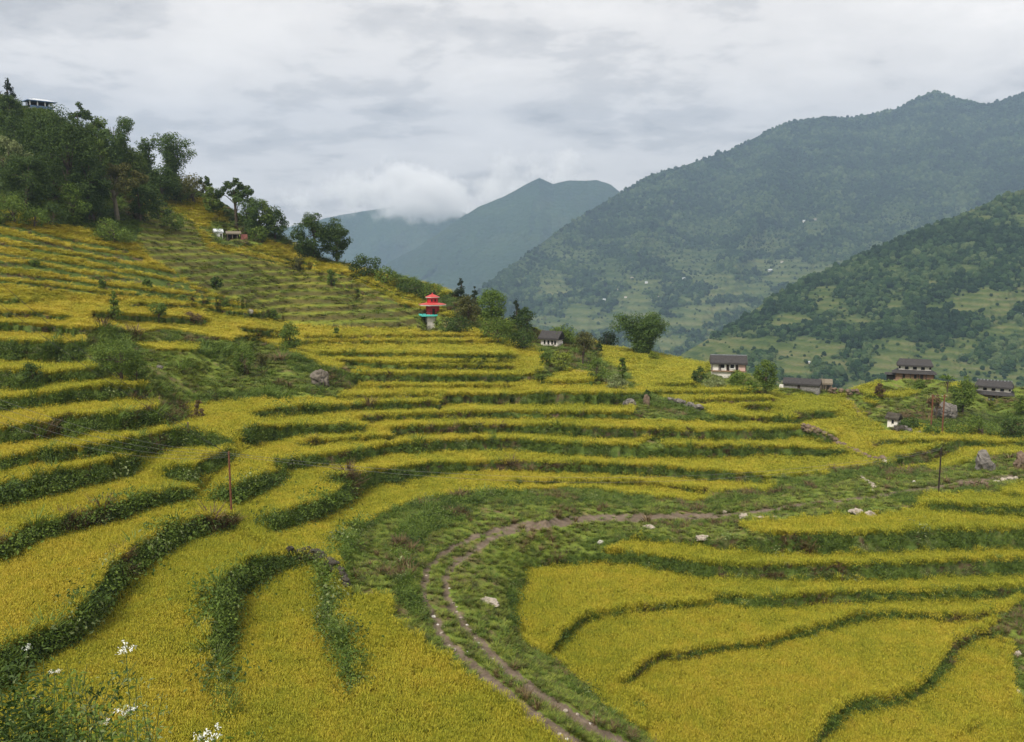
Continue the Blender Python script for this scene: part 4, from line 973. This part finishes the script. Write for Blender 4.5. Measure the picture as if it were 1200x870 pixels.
# two-storey slate-roofed farmhouses
def farmhouse(u, v, name, label, wlow, wup, lowmat, slate, turn, nwin, extra=None, lift=0):
    h, s = site(u, v, name, label, 'house', 'two-storey farmhouses on the knoll', turn, lift=lift)
    a, c = wlow/2*s, wup/2*s; d = 8*s; z1 = 9*s; z2 = 19.5*s
    MB().box(-a, a, 0, 2*d, -4, z1).build('lower_wall', lowmat, h)
    sk = MB(); sk.frustum(a+3.5*s, d+4*s, z1-1.2*s, z1+3.0*s, c+.2*s, d+.2*s, 0, d); sk.build('lower_roof', SLATE, h)
    MB().box(-c, c, .4*s, 2*d-.4*s, z1+1.5*s, z2).build('upper_wall', PLASTER, h)
    gap = 2*c/nwin
    frame_windows(h, s, [-c+gap*k for k in range(1, nwin)], z1+3.6*s, z2-1.0*s, 4.0*s, .4*s)
    frame_windows(h, s, [-c+1.0*s, c-1.0*s], z1+4.2*s, z2-1.2*s, 2.0*s, .4*s)
    rf = MB().gable(-c-2.2*s, c+2.2*s, -2.6*s, 2*d+2.6*s, z2-1.4*s, 6.5*s, .3, hip=3*s).build('upper_roof', SLATE, h)
    if slate:
        m = MB()
        for k in range(11):
            x = -c+2*c*k/10; m.box(x-.8*s, x+.7*s, d-1.5*s, d+.6*s, z2-1.4*s+5.6*s, z2-1.4*s+6.9*s)
        m.build('ridge_slabs', SLATEBLUE, rf)
    frame_windows(h, s, [-a*.55, a*.05], 2.0*s, 6.5*s, 2.6*s, 0)
    MB().box(a*.3, a*.3+3.4*s, -.08, -.003, .2*s, 7.0*s).build('door', DARKWOOD, h)
    for k in range(6):
        x = -a+2*a*k/5; MB().tube([(x, -2.6*s, -.8), (x, -2.6*s, z1)], .45*s, 6).build('post', DARKWOOD, h)
    MB().box(-a-1.5*s, a+1.5*s, -3.4*s, -.03, -4.0, .2*s).build('plinth', lowmat, h)
    if extra: extra(h, s, a, d, z1)
    return h
def leanto(h, s, a, d, z1):
    l = MB(); l.box(-a-9*s, -a-.02, 1*s, 2*d-2*s, -1.2, 5.5*s); l.build('side_shed', OPENING, h)
    r_ = MB(); r_.frustum(6.5*s, d+1*s, 5.3*s, 6.3*s, 5.0*s, d-1*s, -a-5*s, d); r_.build('shed_roof', SLATE, h)
farmhouse(1071, 449, 'farmhouse', 'upper two-storey farmhouse with white upper wall and wide black lower roof', 42, 35, BRICKW, False, 3, 4, leanto, 4)
def laundry(h, s, a, d, z1):
    m = MB(); m.tube([(-a*.7, -3.0*s, 3.6*s), (a*.5, -3.0*s, 3.3*s)], .15*s, 5); m.build('clothes_line', WIRE, h)
    rr = random.Random(3)
    for k in range(5):
        x = -a*.62+k*a*.2; MB().box(x, x+1.5*s, -3.06*s, -2.94*s, 1.2*s, 3.4*s).build('garment', [PLASTER, REDP, WHITEP, BLUEP, PINK][k], h)
    MB().tube([(a+1*s, -3*s, 0), (a+1*s, -3*s, 3*s)], .3*s, 6).build('fence_post', WHITEP, h)
farmhouse(1162, 480, 'farmhouse', 'lower two-storey farmhouse with light ridge slates and brick-coloured ground floor', 40, 36, BRICKW, True, -4, 4, laundry, 10)
# long stone barn and open shed
hb_, s = site(940, 459, 'stone_barn', 'long low grey stone barn with a blackish roof', 'barn', turn=-6, lift=3)
MB().box(-22*s, 19*s, 0, 12*s, -2, 6.5*s).build('wall', STONEW, hb_)
MB().gable(-23*s, 20*s, -2*s, 14*s, 6*s, 5.5*s, .25).build('roof', SLATE, hb_)
MB().box(-6*s, -3*s, -.06, -.003, 0, 5*s).build('door', DARKWOOD, hb_)
MB().box(-27*s, -22.1*s, 1*s, 6*s, -1, 2.5*s).build('white_annex', PLASTER, hb_)
hs, s = site(968, 459, 'open_shed', 'small open thatched shed on posts at the right end of the stone barn', 'shed', turn=5, lift=5)
MB().gable(-7.5*s, 7.5*s, -1*s, 10*s, 6*s, 4.5*s, .25).build('roof', THATCH, hs)
for x in (-6, 0, 6): MB().tube([(x*s, 0, -.5), (x*s, 0, 6.3*s)], .5*s, 6).build('post', TIMBER, hs)
MB().box(-6*s, 6*s, 7*s, 8*s, -1, 5*s).build('back_wall', STONEW, hs)
for x, h_ in ((-5.5, 16), (-3.0, 12)):
    MB().tube([(x*s, -2*s, -.5), (x*s+.6*s, -2*s, h_*s)], [.45*s, .25*s], 6).build('bamboo_pole', TIMBER, hs)
# small white hut
hh, s = site(1046, 501, 'white_hut', 'tiny white-walled hut with a drooping dark roof at the field edge', 'hut', turn=-22, lift=5)
MB().box(-6*s, 6*s, 0, 9*s, -1.6, 8*s).build('wall', PLASTER, hh)
MB().gable(-8.5*s, 7.5*s, -2*s, 11*s, 7*s, 5.5*s, .3).build('roof', DARKSTONE, hh)
MB().box(-1*s, 1.6*s, -.05, -.003, 0, 5.5*s).build('door', OPENING, hh)
# stone farmhouse seen past the thicket
hf, s = site(643, 407, 'stone_farmhouse', 'half hidden farmhouse with steep dark roof and white gable windows in the thicket', 'house', turn=-28)
MB().box(-11*s, 11*s, 0, 14*s, -1, 12*s).build('wall', PLASTER, hf)
MB().gable(-13.5*s, 13.5*s, -3*s, 17*s, 11*s, 8*s, .3).build('roof', SLATE, hf)
frame_windows(hf, s, [-6*s, -1*s, 4*s, 8*s], 3.5*s, 8*s, 2.1*s, 0, frame=None)
MB().box(-11.2*s, 11.2*s, -.4*s, -.02, -1.2, 1.2*s).build('plinth', STONEW, hf)
# hillside farmstead under the ridge trees
hw, s = site(257, 279, 'hill_farmhouse', 'small white farmhouse with a grey tin porch under the ridge trees', 'house', turn=10)
MB().box(-4.5*s, 4.5*s, 0, 8*s, -1, 8*s).build('wall', WHITEP, hw)
MB().gable(-5.5*s, 5.5*s, -1*s, 9*s, 7.6*s, 3.2*s, .2).build('roof', SHEET, hw)
MB().box(-3.5*s, 1.5*s, -3*s, -.02, 1.2*s, 1.6*s).build('porch_roof', SHEET, hw)
MB().box(1.8*s, 3.4*s, -.05, -.003, 0, 5*s).build('door', OPENING, hw)
hx, s = site(275, 281, 'cattle_shed', 'dark open cattle shed with a reddish end wall beside the white farmhouse', 'shed', turn=8)
MB().gable(-9*s, 8*s, -1.5*s, 7*s, 7*s, 2.6*s, .2).build('roof', THATCH, hx)
MB().box(-8*s, 6*s, 4*s, 5*s, -1, 7*s).build('back_wall', DARKWOOD, hx)
for x in (-7.5, -2, 3.5): MB().tube([(x*s, -.5*s, -.5), (x*s, -.5*s, 7.3*s)], .4*s, 6).build('post', TIMBER, hx)
MB().box(7.5*s, 15*s, 0, 4*s, -1, 6*s).build('end_wall', rough_mat('faded_red_boards', (.20,.07,.06), (.34,.14,.12), 3), hx)
# pavilion on the skyline
hp, s = site(48, 128, 'pavilion', 'open blue and white pavilion on the skyline at upper left', 'pavilion', turn=18)
MB().box(-12*s, 14*s, 0, 14*s, -1.5, 1.0*s).build('plinth', CEMENT, hp)
MB().box(-11*s, 13*s, 0.5*s, 1.2*s, 1.0*s, 3.8*s).build('parapet', BLUEP, hp)
MB().box(12.3*s, 13*s, 1.2*s, 13*s, 1.0*s, 3.8*s).build('parapet', BLUEP, hp)
MB().box(-10*s, 12*s, 12*s, 12.8*s, 1*s, 8.5*s).build('back_wall', DARKWOOD, hp)
for x, y in ((-11, .8), (-3, .8), (5, .8), (12.6, .8), (12.6, 7), (12.6, 13), (-11, 13)):
    MB().box((x-.5)*s, (x+.5)*s, (y-.5)*s, (y+.5)*s, 3.8*s, 9.2*s).build('post', WHITEP, hp)
rf = MB(); rf.frustum(15.5*s, 10*s, 9.2*s, 11.8*s, 6*s, 3*s, 1*s, 7*s); rf.build('roof', SHEET, hp)
MB().frustum(15.7*s, 10.2*s, 8.5*s, 9.2*s, 15.7*s, 10.2*s, 1*s, 7*s).build('fascia', BLUEP, hp)
# red tower
ht, s = site(507, 386, 'red_tower', 'small red two-tiered tower on a pale plinth with a turquoise ledge', 'tower', turn=12, lift=2)
MB().box(-7.5*s, 9.0*s, -6*s, 8*s, -1.5, 14.6*s).build('plinth', PLASTER, ht, bevel=.03)
sl = MB().box(-14.5*s, 14.5*s, -10*s, 13*s, 14.6*s, 16.6*s).build('turquoise_ledge', TURQ, ht, bevel=.04)
m = MB()
for x in (-13.6, -9, -4.5, 0, 4.5, 9, 13.6): m.tube([(x*s, -9.4*s, 16.6*s), (x*s, -9.4*s, 20.5*s)], .22*s, 5)
for z in (18.5, 20.5): m.tube([(-13.6*s, -9.4*s, z*s), (13.6*s, -9.4*s, z*s)], .2*s, 5)
for z in (18.5, 20.5): m.tube([(13.6*s, -9.4*s, z*s), (13.6*s, 12*s, z*s)], .2*s, 5); m.tube([(-13.6*s, -9.4*s, z*s), (-13.6*s, 12*s, z*s)], .2*s, 5)
m.build('railing', DARKWOOD, ht)
def octo(a, z0, z1, a2, cx, cy):
    m = MB(); v = []
    for z, r_ in ((z0, a), (z1, a2)):
        for k in range(8):
            q = math.pi/8+k*math.pi/4; v.append((cx+r_*math.cos(q), cy+r_*math.sin(q), z))
    m.add(v, [tuple(reversed(range(8))), tuple(range(8, 16))]+[(k, (k+1) % 8, 8+(k+1) % 8, 8+k) for k in range(8)]); return m
cx, cy_ = .5*s, 1.5*s
octo(8.0*s, 16.6*s, 27*s, 8.0*s, cx, cy_).build('lower_storey', REDP, ht)
MB().box(-1.4*s, 1.6*s, -6.1*s, -5.85*s, 16.6*s, 23.5*s).build('door', DARKWOOD, ht)
lr = octo(16.2*s, 27.0*s, 28.2*s, 16.4*s, cx, cy_).build('eave_slab', WHITEP, ht)
octo(16.8*s, 28.2*s, 30.0*s, 8*s, cx, cy_).build('lower_roof', REDROOF, ht)
octo(6.6*s, 29.6*s, 36.0*s, 6.4*s, cx, cy_).build('upper_storey', REDP, ht)
for x in (-2.4, 1.6): MB().box(x*s, (x+1.7)*s, -4.75*s, -4.55*s, 31.5*s, 34.2*s).build('window', OPENING, ht)
octo(8.6*s, 36.0*s, 36.7*s, 8.7*s, cx, cy_).build('upper_eave', WHITEP, ht)
octo(8.9*s, 36.7*s, 39.6*s, 2.2*s, cx, cy_).build('upper_roof', REDROOF, ht)
octo(1.2*s, 39.6*s, 41.6*s, .4*s, cx, cy_).build('finial', REDP, ht)
# ------------------------------------------------------------------ rocks and walls
HEAP = rough_mat('weathered_rock', (.07,.058,.045), (.19,.165,.135), 2.0, bump=.8)
def rock_bm(seed, sx, sy, sz, sub=4, rough=.28, flat=0):
    bm = bmesh.new(); bmesh.ops.create_icosphere(bm, subdivisions=sub, radius=1)
    for v in bm.verts:
        c = v.co.normalized(); k = mnoise.fractal(c*1.5+Vector((seed*2.7, seed, 0)), .9, 2.1, 5); q = mnoise.cell(c*1.9+Vector((seed, 0, 0)))
        c = c*(1+rough*k+.14*(q-.5)); v.co = Vector((c.x*sx, c.y*sy, c.z*sz))
    return bm
def rock(u, v, w, h, mat, label, name='boulder', cat='boulder', seed=1, group=None, tilt=0, sink=.25, dz=0, depth=.8):
    g = ground_at(u, v); s = px_m(g.y); bm = rock_bm(seed, w/2*s, w/2*s*depth, h/2*s)
    me = bpy.data.meshes.new(name); bm.to_mesh(me); bm.free()
    g.z += h*s*(.5-sink)+dz; o = link(name, me, mat, None, g, rnd.uniform(-.4, .4)); o.rotation_euler.y = R(tilt)
    return tag(o, label, cat, group)
rock(1153, 552, 21, 32, ROCK, 'tall dark grey boulder leaning left on the bank at the right', seed=3, tilt=-16)
rock(1197, 548, 17, 24, BROWNROCK, 'brown rock on the bank at the right picture edge', seed=4)
rock(375, 452, 23, 24, HEAP, 'grey rock heap on the rough slope below the round tree', 'rock_heap', 'rock', seed=5, tilt=20)
rock(1018, 604, 17, 15, PALE, 'pale pointed boulder beside a flat slab below the track', seed=6, tilt=12)
rock(1003, 602, 17, 8, PALE, 'flat pale slab left of the pale pointed boulder', 'stone_slab', 'stone', seed=7, depth=1.0)
rock(573, 708, 27, 9, PALE, 'long whitish pink stone in the grass right of the track bend', 'pale_stone', 'stone', seed=8, tilt=14)
rock(872, 608, 12, 8, PALE, 'rounded whitish stone on the verge above the yellow field', 'pale_stone', 'stone', seed=9)
rock(849, 601, 6, 5, PALE, 'small white stone on the far track left of the rounded one', 'pale_stone', 'stone', seed=10)
rock(822, 632, 15, 8, PALE, 'flat light brown stone on the green bank below the track', 'pale_stone', 'stone', seed=11)
rock(704, 637, 9, 6, WHITEROCK, 'small white stone in the grass right of the track bend', 'pale_stone', 'stone', seed=12)
rock(757, 476, 8, 20, BROWNROCK, 'slim standing stone with a bush on top', 'standing_stone', 'stone', seed=13, tilt=6, depth=.6)
rock(738, 474, 15, 11, ROCK, 'low grey rock left of the slim standing stone', seed=14)
rock(293, 366, 9, 7, WHITEROCK, 'white stone on the edge of the topmost long strip', 'pale_stone', 'stone', seed=15)
rock(760, 620, 16, 7, PALE, 'flat brownish stone in the rough grass above the green bank', 'pale_stone', 'stone', seed=16)
rock(1036, 543, 7, 6, WHITEROCK, 'white stone at the lower end of the diagonal wall', 'pale_stone', 'stone', seed=17)
rock(1086, 582, 6, 5, WHITEROCK, 'small white stone left of the pole foot by the track', 'pale_stone', 'stone', seed=18)
rock(1071, 567, 5, 5, WHITEROCK, 'small white stone on the bank above the far track', 'pale_stone', 'stone', seed=19)
rock(1192, 768, 9, 9, PALE, 'pale stone on the red earth bank at the right edge', 'pale_stone', 'stone', seed=20)
rock(1193, 812, 7, 6, WHITEROCK, 'whitish stone low on the bank at the right edge', 'pale_stone', 'stone', seed=21)
rock(1107, 490, 26, 24, ROCK, 'grey broken stone ruin beside the twin poles', 'stone_ruin', 'ruin', seed=22, tilt=14)
rock(1055, 505, 18, 10, DARKSTONE, 'dark rubble pile right of the tiny white hut', 'rubble_pile', 'rubble', seed=23)
rock(1097, 511, 14, 9, DARKSTONE, 'dark low stone pile at the field edge below the twin poles', 'stone_pile', 'stone', seed=24)
rock(188, 433, 8, 6, ROCK, 'bluish grey stone on the brown fallow ledge', seed=25)
rock(136, 445, 7, 4, PALE, 'small pinkish stone under the large loose shrub', 'pale_stone', 'stone', seed=26)
rock(680, 436, 14, 7, BROWNROCK, 'low brown mud bank below the farmhouse thicket', 'mud_bank', 'bank', seed=27)
rock(727, 458, 18, 10, BROWNROCK, 'reddish brown earth mound under the slender sapling', 'earth_mound', 'mound', seed=28)
def wall(pts, name, label, mat, size, rows, seed, cat='stone wall'):
    """dry stone wall: courses of rough stones along a line"""
    r = random.Random(seed); vs, fs = [], []
    P_ = [ground_at(u, v) for u, v in pts]; acc = 0
    for a, b in zip(P_[:-1], P_[1:]):
        Ld = (b-a).length; n = max(2, int(Ld/(size*.85)))
        for k in range(n):
            for q in range(rows):
                c = a.lerp(b, (k+r.random()*.7)/n); e = size*r.uniform(.65, 1.25)
                bm = rock_bm(r.random()*40, e*.62, e*.5, e*.42, 2, .35); M_ = Matrix.Translation(c+Vector((r.uniform(-.2, .2)*size, r.uniform(-.2, .2)*size, size*(.12+.62*q)+r.uniform(-.1, .1)*size))) @ Matrix.Rotation(r.uniform(0, 6.28), 4, 'Z') @ Matrix.Rotation(r.uniform(-.4, .4), 4, 'X')
                b0 = len(vs); bm.verts.ensure_lookup_table()
                vs += [tuple(M_ @ v.co) for v in bm.verts]; fs += [tuple(b0+v.index for v in f.verts) for f in bm.faces]; bm.free()
    me = bpy.data.meshes.new(name); me.from_pydata(vs, [], fs); me.update(); return tag(link(name, me, mat), label, cat)
wall([(341,652),(352,652),(362,654),(373,658),(383,663),(393,670),(400,678),(404,687),(406,692)], 'stone_wall', 'dark curved dry stone wall edging the tongue-shaped field', DARKSTONE, .42, 3, 1)
wall([(941,502),(958,509),(975,517),(990,523),(1003,528),(1020,536),(1036,542)], 'stone_wall', 'diagonal dry stone wall running down to the far track', BROWNROCK, .75, 2, 2)
wall([(784,472),(797,475),(808,479),(820,484)], 'stone_wall', 'short tumbled stone row right of the slim standing stone', ROCK, .8, 2, 3)
wall([(1122,572),(1136,571),(1150,571),(1159,574)], 'stone_wall', 'low brown stone wall between the far track and the right fields', BROWNROCK, .6, 2, 4)
wall([(1165,566),(1180,563),(1192,562)], 'stone_wall', 'short row of stones at the far right end of the track', PALE, .45, 1, 5)
wall([(1058,505),(1072,506),(1086,508)], 'stone_wall', 'low grey stone wall from the rubble pile towards the twin poles', ROCK, .7, 2, 6)
wall([(1010,560),(1018,566),(1026,572),(1021,578)], 'stone_scree', 'spill of broken stones on the brown bank above the far track', PALE, .5, 1, 7, 'scree')
wall([(970,460),(990,462),(1008,461)], 'stone_wall', 'dark stone wall right of the open shed', BROWNROCK, .8, 2, 8)
wall([(880,606),(890,608),(898,607),(912,607)], 'stone_row', 'scattered row of pale stones along the verge left of the pale boulder', PALE, .35, 1, 9, 'stones')
# stones on the track
def small_stone(u, v, d, k):
    g = ground_at(u, v); d *= .75; bm = rock_bm(k*1.7, d*.5, d*.42, d*.26, 2, .3); me = bpy.data.meshes.new('track_stone'); bm.to_mesh(me); bm.free(); g.z += d*.08
    return tag(link('track_stone', me, PALE if k % 3 else WHITEROCK, None, g, k), 'small pale stone lying on the rutted dirt track', 'stone', 'pale stones on the track')
for k, (u, v, d) in enumerate([(509,722,.42),(517,741,.38),(531,760,.55),(524,764,.3),(536,716,.3),(540,723,.34),(547,731,.28),(544,740,.3),(552,737,.26),(639,826,.36),(663,831,.42),(676,835,.34),(644,832,.26),(500,673,.24),(526,672,.22),(527,690,.24),(531,706,.28),(535,711,.22),(561,752,.24),(566,760,.22),(578,770,.2),(513,730,.24),(527,755,.26),(560,790,.22),(588,781,.22),(619,843,.26),(655,858,.3),(548,764,.18),(520,735,.2),(610,806,.22),(665,864,.3),(672,843,.22),(646,834,.3),(692,846,.24),(556,746,.2)]): small_stone(u, v, d, k)
# ------------------------------------------------------------------ poles and wires
def pole(u, v, vt, label, rad=.075, mat=RUST, arm=True, name='utility_pole'):
    g = ground_at(u, v); s = px_m(g.y); H = (v-vt)*s; root = empty(name, g); tag(root, label, 'pole')
    MB().tube([(0, 0, -.4), (0, 0, H*.5), (0, 0, H)], [rad, rad*.9, rad*.75], 8).build('shaft', mat, root)
    if arm:
        MB().box(-.35, .35, -.04, .04, H-.32, H-.24).build('crossarm', mat, root)
        for x in (-.3, .3):
            MB().tube([(x, 0, H-.24), (x, 0, H-.1)], [.035, .05], 6).build('insulator', CEMENT, root)
    root['top'] = H; return g+Vector((0, 0, H))
pa = pole(271, 606, 515, 'bare rusty brown pole standing in the rice on the left', rad=.085, arm=False)
pb = pole(1100, 579, 518, 'thin dark pole beside the far track on the right', rad=.085, mat=DARKWOOD, arm=False)
pc_ = pole(1091, 507, 456, 'left rusty pole of the pair on the knoll', rad=.11)
pd_ = pole(1104, 507, 456, 'right rusty pole of the pair on the knoll', rad=.11)
pe = pole(221, 504, 488, 'short brown post in the bank above the long left strip', rad=.09, arm=False, name='wooden_post', mat=BROWNROCK)
def wire(a, b, sag, label, mat=WIRE, rad=.012, group=None):
    a = Vector(a); b = Vector(b); pts = [a.lerp(b, q/28)-Vector((0, 0, 4*sag*(q/28)*(1-q/28))) for q in range(29)]
    return tag(MB().tube(pts, rad, 5).build('power_line', mat), label, 'wire', group)
def air(u, v, Y): a, b = ray(u, v); return Vector((a*Y, Y, b*Y))
for k in range(4):
    wire(pa+Vector((.25-.17*k, 0, -.12-.1*k)), air(-200, 376+7*k, 52), 1.6+.22*k, 'pale sagging wire from the bare rusty pole off to the left', WIRE, .0075, 'pale wires leaving the rusty pole to the left')
for k, v in enumerate((268, 300)):
    wire(pa+Vector((.1*k, .1, -.25)), air(-70, v, 60), .8, ['upper dark wire slanting across the left terraces', 'lower dark wire slanting across the left terraces'][k], WIREDK, .012)
for k in range(2):
    wire(pa+Vector((0, 0, -.1-.15*k)), pb+Vector((0, 0, -.1-.15*k)), 2.3+.25*k, 'thin grey wire spanning between the two single poles', WIRE, .008, 'wires between the two single poles')
for k in range(5):
    wire(pd_+Vector((0, 0, -.4-.5*k)), air(1290, 510+9*k, 130), 1.2, 'dark wire from the twin rusty poles off to the right', WIREDK, .022, 'wires from the twin poles to the right')
# ------------------------------------------------------------------ far white houses on the mountains
def far_house(M, u, v, w, k, label, group):
    p = mtn_at(M, u, v); s = px_m(p.y)*1.0; root = empty('distant_house', p+Vector((0, 0, -.5*s)), -math.atan2(p.x, p.y)+rnd.uniform(-.5, .5)); tag(root, label, 'house', group)
    a = w/2*s; MB().box(-a, a, -a*.6, a*.6, -2*s, 1.5*s).build('wall', PLASTER if k % 3 else CEMENT, root)
    MB().gable(-a*1.1, a*1.1, -a*.75, a*.75, 1.45*s, .9*s, .12*s).build('roof', SHEET if k % 2 else PALE, root)
for k, (u, v, w) in enumerate([(715,333,4),(720,337,3),(712,341,3),(718,345,4),(725,340,3),(757,332,3),(741,327,3),(800,327,5),(806,326,3),(903,317,4),(916,308,3),(765,353,3),(771,349,3),(838,318,3),(860,300,3),(708,352,3),(733,349,3),(942,260,3),(955,258,3),(780,345,3),(812,338,3)]):
    far_house(M1, u, v, w, k, 'tiny white house in the hazy village across the valley', 'white houses on the far mountainside')
far_house(M3, 1193, 369, 9, 1, 'small white house on the near hillside at the right edge', None)
far_house(M3, 947, 425, 5, 1, 'pale speck of a hut on the near hillside above the stone barn', None)
far_house(M3, 993, 411, 4, 3, 'small pinkish hut higher on the near hillside right of the pale speck', None)
# ------------------------------------------------------------------ flowering weeds by the viewer's feet
def near_ground(x, y): return -1.75-.67*max(0, y-1.5)-.25
def spray(u, v, Y, seed, label, flowers, mat='mid', name='flowering_weed', nst=5, spread=.22, nleaf=220, petal=1.0, leafl=.075):
    r = np.random.default_rng(seed); top = air(u, v, Y); z0 = near_ground(top.x, Y); base = Vector((top.x+r.normal()*.1, Y+r.normal()*.08, z0))
    root = empty(name, base); tag(root, label, 'plant'); H = top.z-z0; m = MB(); lv, ln = [], []; heads = []
    for k in range(nst):
        e = Vector((top.x-base.x+(r.normal()*spread if k else 0), r.normal()*spread if k else 0, H*(1 if k == 0 else r.uniform(.68, .97))))
        mid = Vector((e.x*.2+r.normal()*.10, e.y*.2+r.normal()*.1, e.z*.62)); pts = [Vector((r.normal()*.03, r.normal()*.03, 0)), mid, e]
        cv = [pts[0].lerp(mid, q).lerp(mid.lerp(e, q), q) for q in np.linspace(0, 1, 9)]
        m.tube(cv, [.0062-.0005*q for q in range(9)], 5)
        for q in range(max(6, nleaf//nst)):
            w = r.uniform(.3, .99); c = cv[min(8, int(w*8))].lerp(cv[min(8, int(w*8)+1)], (w*8) % 1)
            a = r.uniform(0, 6.283); o_ = Vector((math.cos(a), math.sin(a), r.uniform(-.1, .5)))
            lv.append(c+o_*r.uniform(.03, .13)); ln.append((-o_.x*.5+r.normal()*.3, -o_.y*.5+r.normal()*.3, 1))
        heads.append(cv[-1])
    m.build('stem', STEM, root)
    V_, F_ = leaves(np.array(lv), np.array(ln), r.uniform(.6, 1.4, len(lv))*leafl, r.uniform(.6, 1.2, len(lv))*leafl*.42, r, .5)
    link('foliage', np_mesh('foliage', V_, F_), LEAF[mat], root)
    for k in range(min(flowers, len(heads))):
        c = np.array(heads[k]); fc, fn = [], []
        for b_ in range(7):          # a loose cluster of small florets on short stalks
            d = r.normal(size=3); d[2] = abs(d[2])*.5+.1; d /= np.linalg.norm(d); e = c+d*r.uniform(.03, .075)*petal
            for q in range(9): fc.append(e+r.normal(size=3)*.010*petal+d*r.uniform(-.02, .02)); fn.append(r.normal(size=3)*.8+np.array((0, -.4, .6)))
        V_, F_ = leaves(np.array(fc), np.array(fn), r.uniform(.014, .034, len(fc))*petal, r.uniform(.006, .011, len(fc))*petal, r, .3)
        link('flower_head', np_mesh('flower_head', V_, F_), PETAL, root)
    return root
spray(143, 769, 6.0, 1, 'tall weed with one loose white flower head near the lower left', 1, 'pale', nleaf=190, leafl=.05)
spray(152, 832, 6.2, 2, 'weed with low white flower heads below the tall white one', 2, 'mid', nleaf=460, nst=7, leafl=.055)
spray(222, 862, 5.6, 3, 'white-flowering weed at the bottom edge', 3, 'mid', nleaf=300, leafl=.055)
spray(250, 860, 5.9, 4, 'white-flowering weed at the bottom edge right of another', 3, 'mid', nleaf=260, leafl=.05)
spray(120, 800, 6.4, 5, 'leafy weed left of the tall white flower head', 0, 'mid', 'leafy_weed', nst=9, nleaf=800, leafl=.06)
spray(20, 770, 6.6, 6, 'tall dense weed in the bottom left corner', 2, 'dark', 'leafy_weed', nst=15, spread=.34, nleaf=1900, petal=.5, leafl=.065)
spray(62, 790, 6.5, 7, 'dark stalky weed beside the dense corner weed', 2, 'mid', 'leafy_weed', nst=13, spread=.30, nleaf=1300, petal=.5, leafl=.06)
spray(92, 828, 6.1, 8, 'low bushy weed under the leafy one', 0, 'dark', 'leafy_weed', nst=13, spread=.28, nleaf=1500, leafl=.06)
spray(190, 812, 6.7, 9, 'thin pale weed right of the tall white flower head', 0, 'pale', 'leafy_weed', nst=9, spread=.24, nleaf=380, leafl=.04)
spray(186, 838, 6.2, 10, 'green weed between the white flowers at the bottom', 0, 'mid', 'leafy_weed', nst=11, spread=.26, nleaf=900, leafl=.055)
spray(-15, 790, 6.2, 11, 'dense weed cut by the left picture edge', 0, 'dark', 'leafy_weed', nst=14, spread=.34, nleaf=1800, leafl=.065)
spray(72, 782, 6.9, 12, 'feathery pale grass plume in the lower left', 0, 'pale', 'feathery_grass', nst=22, spread=.22, nleaf=1100, leafl=.028)

0 and print('FH', [ (o.name, tuple(round(x,1) for x in o.location)) for o in bpy.data.objects if o.name.startswith('farmhouse')])
# ------------------------------------------------------------------ cloud caught on the ranges, beyond the haze
def cloud(name, c, size, seed, dens, label, thr=.5):
    o = MB().frustum(size[0]/2, size[1]/2, -size[2]/2, size[2]/2, size[0]/2, size[1]/2).build(name, None or bpy.data.materials.new(name), None, c)
    m = o.data.materials[0]; m.use_nodes = True; t = m.node_tree; t.nodes.remove(t.nodes['Principled BSDF'])
    tc = N(t, 'ShaderNodeTexCoord').outputs['Generated']
    g = N(t, 'ShaderNodeNewGeometry').outputs['Position']
    n = N(t, 'ShaderNodeTexNoise', Scale=1/330., Detail=8, Roughness=.66); 
    mp = N(t, 'ShaderNodeMapping'); mp.inputs['Location'].default_value = (seed*911., seed*77., 0); L(t, g, mp.inputs[0]); L(t, mp.outputs[0], n.inputs[0])
    # thins out towards the rim of the bank
    s = N(t, 'ShaderNodeVectorMath', operation='SUBTRACT'); L(t, tc, s.inputs[0]); s.inputs[1].default_value = (.5, .5, .5)
    ln = N(t, 'ShaderNodeVectorMath', operation='LENGTH'); L(t, s.outputs[0], ln.inputs[0])
    f = mathn(t, 'SUBTRACT', n.outputs[0], mathn(t, 'MULTIPLY', mathn(t, 'POWER', mathn(t, 'MULTIPLY', ln.outputs['Value'], 2.0), 2.5), .30))
    d = ramp(t, f, [(thr-.04, (0,0,0)), (thr+.16, (1,1,1))], 'EASE')
    pv = N(t, 'ShaderNodeVolumePrincipled'); pv.inputs['Color'].default_value = (.995, .995, .995, 1); pv.inputs['Anisotropy'].default_value = 0
    L(t, mathn(t, 'MULTIPLY', d, dens), pv.inputs['Density']); L(t, pv.outputs[0], t.nodes['Material Output'].inputs['Volume'])
    return tag(o, label, 'cloud', kind='stuff')

cloud('cloud', air(480, 228, 5700), (2300, 700, 560), 4, .022, 'white cloud bank clinging to the distant range left of the far peak', .43)
cloud('cloud', air(632, 200, 5500), (950, 500, 380), 2, .018, 'white cloud wisp rising behind the far peak', .42)
